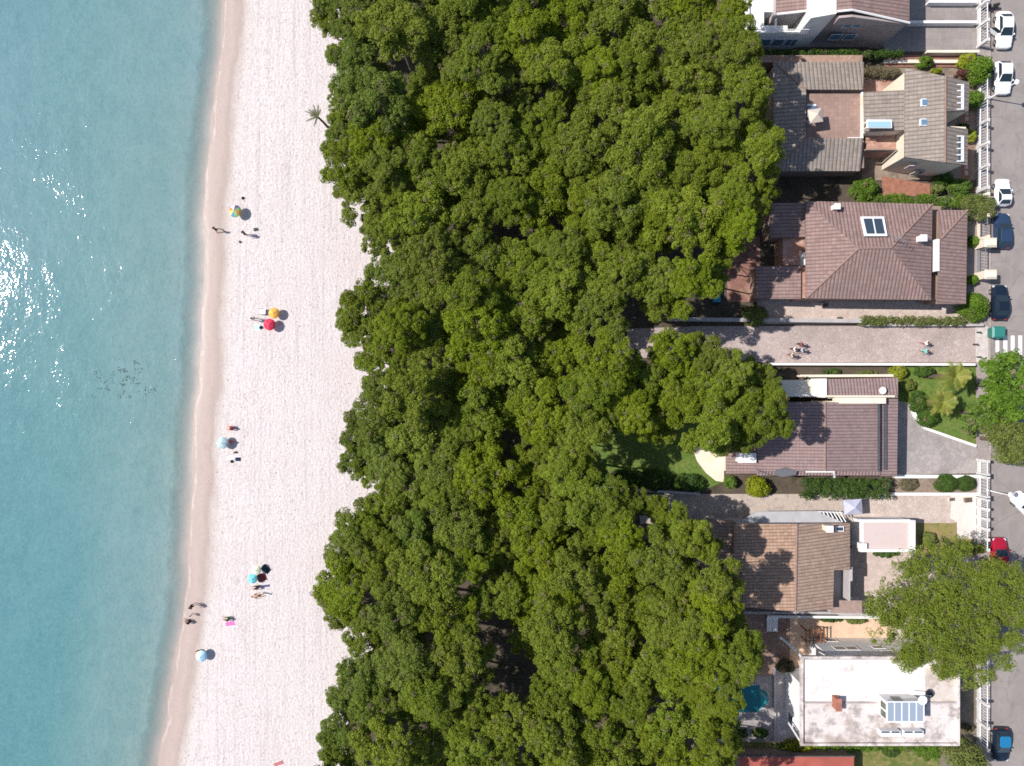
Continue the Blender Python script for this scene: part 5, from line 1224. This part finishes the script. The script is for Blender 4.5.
for k, lst in rows.items():
    for j, (x, y, r) in enumerate(sorted(lst)):
        de = edge_d(x, y, left, False)
        dr = edge_d(x, y, right, False)
        zc = rd.uniform(3.4, 4.6) if de < 45 else rd.uniform(5.0, 7.8) if dr > 60 else rd.uniform(9.6, 11.4)
        if 335 < y < 440 and x > 640: zc = rd.uniform(8.4, 9.6)
        if r < 20: zc -= rd.uniform(.6, 1.6)
        pi = rd.randrange(10); sea_ = de < 60 and pi < 5
        sc_ = r * (H - zc - 2.0) / FPX / 3.4; zs = sc_ * rd.uniform(.9, 1.3)
        if dr > 60 and de >= 45: zc += rd.choice((-1.2, -.4, .6, 1.6))
        size = 'small' if r < 20 else 'broad' if r > 29 else 'medium'
        pos_ = f'{ORD[j]} crown from the sand'
        c = W(x, y, zc + 1.6)
        o = thing('pine_tree', f'{size} pine, {pos_}, level with {LAND[k][1]}', 'tree', (c.x, c.y, 0), rd.uniform(0, 6.283), 'pines of the wood behind the beach')
        cr = bpy.data.objects.new('crown', SEA_M[pi] if sea_ else PROT[pi][0]); COL.objects.link(cr); cr.parent = o; cr.location = (0, 0, zc); cr.scale = (sc_ * 1.16, sc_ * 1.16, zs)
        tr = bpy.data.objects.new('trunk', TRUNK[pi]); COL.objects.link(tr); tr.parent = o; tr.scale = (sc_ * 1.16, sc_ * 1.16, 1); tr.scale.z = zs; tr.location = (0, 0, zc - 6.0 * zs)
        num += 1

# =================================================================== GARDEN THINGS
def lounger(label, px, py, rz):
    o = thing('sun_lounger', label, 'sun lounger', W(px, py, .05), R(rz), 'white loungers on the shaded patio')
    m = MB(); m.box(-.32, -.95, .28, .32, .45, .34); m.build('seat', white_, o, local=True)
    m = MB(); m.hull([(-.32, .46, .34), (.32, .46, .34), (.32, .98, .62), (-.32, .98, .62)], [(-.32, .46, .28), (.32, .46, .28), (.32, 1.0, .56), (-.32, 1.0, .56)]); m.build('backrest', white_, o, local=True)
    for x in (-.28, .28):
        for y in (-.8, .4): m = MB(); m.box(x - .03, y - .03, -.02, x + .03, y + .03, .28); m.build('leg', FRAME, o, local=True)
lounger('left one of two white sun loungers on the shaded patio', 768.5, 622.5, 2); lounger('right one of two white sun loungers on the shaded patio', 774, 622.5, -2)
def canopy(name, label, px, py, wpx, hpx, h, mat, peak=.45, rz=0, cat='parasol'):
    c = W(px, py, h); o = thing(name, label, cat, (c.x, c.y, 0), R(rz)); w, d = wpx * (H - h) / FPX / 2, hpx * (H - h) / FPX / 2
    m = MB(); a = [Vector((-w, -d, h)), Vector((w, -d, h)), Vector((w, d, h)), Vector((-w, d, h))]; t = Vector((0, 0, h + peak))
    for i in range(4):
        p, q = a[i], a[(i + 1) % 4]; mid = (p + q) / 2 * .97 + Vector((0, 0, .03 * h * .3)); m.poly([p, mid, t]); m.poly([mid, q, t])
        m.poly([p, p - Vector((0, 0, .15)), q - Vector((0, 0, .15)), q])
    m.build('canopy', mat, o, local=True)
    m = MB(); m.cyl((0, 0, 0), (0, 0, h + peak + .1), .04, .03, 8); m.build('pole', FRAME, o, local=True)
    m = MB(); m.lathe([(0, .02), (.3, .02), (.28, .1), (.05, .12), (.0, .12)], n=12); m.build('base', GREYW, o, local=True)
canopy('patio_parasol', 'pale lavender square parasol beside the dark hedge', 853, 507, 18, 15, 2.3, flat('lavender_canvas', (.43, .43, .53), .8, .15), .5, 4)
c_ = W(817, 114.5, 5.4); o = thing('patio_parasol', 'cream square parasol on the sunken roof terrace', 'parasol', (c_.x, c_.y, 3.32), R(8))
m = MB(); a = [Vector((-.75, -.75, 1.75)), Vector((.75, -.75, 1.75)), Vector((.75, .75, 1.75)), Vector((-.75, .75, 1.75))]; t_ = Vector((0, 0, 2.3))
for i in range(4): m.poly([a[i], a[(i + 1) % 4], t_]); m.poly([a[i], a[i] - Vector((0, 0, .14)), a[(i + 1) % 4] - Vector((0, 0, .14)), a[(i + 1) % 4]])
m.build('canopy', flat('cream_canvas', (.55, .47, .40), .8, .15), o, local=True)
m = MB(); m.cyl((0, 0, 0), (0, 0, 2.35), .04, .03, 8); m.build('pole', FRAME, o, local=True)
m = MB(); m.lathe([(0, .0), (.35, .0), (.33, .1), (.05, .12), (0, .12)], n=12); m.build('base', GREYW, o, local=True)
o = thing('garden_table', 'dark blue table with white edges beside the cream parasol', 'table', W(810, 112, 3.32))
m = MB(); m.box(-.55, -.4, .68, .55, .4, .74); m.build('table_top', flat('slate_blue', (.10, .13, .19), .5), o, local=True)
for x in (-.48, .48):
    for y in (-.33, .33): m = MB(); m.box(x - .03, y - .03, 0, x + .03, y + .03, .68); m.build('leg', FRAME, o, local=True)
for y in (-.6, .6): 
    m = MB(); m.box(-.5, y - .12, .38, .5, y + .12, .43)
    for x in (-.42, .42): m.box(x - .03, y - .08, 0, x + .03, y + .08, .379)
    m.build('bench', FRAME, o, local=True)
o = thing('pergola', 'small red brown timber pergola at the edge of the apricot patio', 'pergola', W(809, 631, .03))
WOOD = plain('red_brown_timber', (.24, .09, .05), .8, .2, 4)
for x in (-.95, .95):
    for y in (-.6, .6): m = MB(); m.box(x - .05, y - .05, 0, x + .05, y + .05, 1.5); m.build('post', WOOD, o, local=True)
for i in range(6):
    x = -1.05 + i * .42; m = MB(); m.box(x - .04, -.85, 1.605, x + .04, .85, 1.7); m.build('rafter', WOOD, o, local=True)
m = MB(); m.box(-1.15, -.62, 1.502, 1.15, -.56, 1.6); m.box(-1.15, .56, 1.502, 1.15, .62, 1.6); m.build('beam', WOOD, o, local=True)
o = thing('storage_tank', 'blue covered tank on the shaded patio beside the wood', 'tank', W(715, 293, .02))
m = MB(); m.box(-.38, -1.1, 0, .38, 1.1, .7); m.build('body', flat('tank_blue', (.02, .22, .32), .6), o, local=True)
m = MB(); m.hull([(-.36, -1.08, .8), (.36, -1.08, .8), (.36, 1.08, .8), (-.36, 1.08, .8)], [(-.44, -1.16, .702), (.44, -1.16, .702), (.44, 1.16, .702), (-.44, 1.16, .702)]); m.build('cover', flat('tank_cover', (.03, .27, .38), .6), o, local=True)
for i, (x, y) in enumerate(((974.5, 113), (974.5, 119), (974.5, 125), (974, 155), (974, 161), (974, 167), (974, 173))):
    o = thing('stepping_stone', f'{ORD[i]} pale stepping square from the top on the brick strip by the fence', 'paving slab', W(x - 8, y, .02), 0, 'stepping squares on the brick strip')
    m = MB(); m.box(-.2, -.26, 0, .2, .26, .05); m.build('slab', BEIGE, o, local=True)
sheet('brick_strip', R4(961, 105, 970, 180), .03, plain('brick_red', (.33, .15, .10), .9, .3, 2))
for lb, x, y, s, mt in (('pale box on the side paving of the hip roofed house', 824, 305.5, .35, WHITE), ('white flower trough at the top of the lane wall', 838, 318.5, .3, CREAMW), ('brown planter on the pink yard by the white forecourt', 966, 499.5, .4, BROWNW), ('white pot beside the orange tile patch', 950, 499, .3, WHITE)):
    o = thing('planter', lb, 'planter', W(x, y, .03), .1)
    m = MB(); m.hull([(-s, -s * .7, s), (s, -s * .7, s), (s, s * .7, s), (-s, s * .7, s)], [(-s * .8, -s * .55, 0), (s * .8, -s * .55, 0), (s * .8, s * .55, 0), (-s * .8, s * .55, 0)]); m.build('box', mt, o, local=True)
    m = MB(); m.box(-s * .9, -s * .6, s + .002, s * .9, s * .6, s + .03); m.build('soil', DBARK, o, local=True)

# =================================================================== LIGHT, SKY, CAMERA
AZ, EL = R(170), R(47.0)      # the sun stands to the left and a little up the picture
d = Vector((math.cos(AZ) * math.cos(EL), math.sin(AZ) * math.cos(EL), math.sin(EL)))
sl = bpy.data.lights.new('sun', 'SUN'); sl.energy = 4.5; sl.angle = R(.53); sl.color = (1.0, .955, .90)
so = bpy.data.objects.new('sun', sl); COL.objects.link(so); so.location = d * 200; so.rotation_euler = d.to_track_quat('Z', 'Y').to_euler()
w = bpy.data.worlds.new('World'); sc.world = w; w.use_nodes = True
bg = w.node_tree.nodes['Background']; sky = w.node_tree.nodes.new('ShaderNodeTexSky'); sky.sky_type = 'NISHITA'; sky.sun_disc = False
sky.sun_elevation = EL; sky.sun_rotation = math.atan2(d.x, d.y) % (2 * math.pi); sky.air_density = 1.0; sky.dust_density = 1.0
w.node_tree.links.new(sky.outputs[0], bg.inputs[0]); bg.inputs[1].default_value = .10
cd = bpy.data.cameras.new('camera'); cd.sensor_fit = 'HORIZONTAL'; cd.sensor_width = 36; cd.lens = 24; cd.clip_end = 3000; cd.clip_start = .5
co = bpy.data.objects.new('camera', cd); COL.objects.link(co); co.location = (0, 0, H); co.rotation_euler = (0, 0, 0); sc.camera = co
vs = sc.view_settings; vs.view_transform = 'Standard'; vs.look = 'None'; vs.exposure = .45; vs.gamma = 1; vs.use_curve_mapping = False
sc.cycles.max_bounces = 6; sc.cycles.diffuse_bounces = 3; sc.cycles.glossy_bounces = 2; sc.cycles.transparent_max_bounces = 6
sc.cycles.use_denoising = False; sc.cycles.filter_width = 1.65
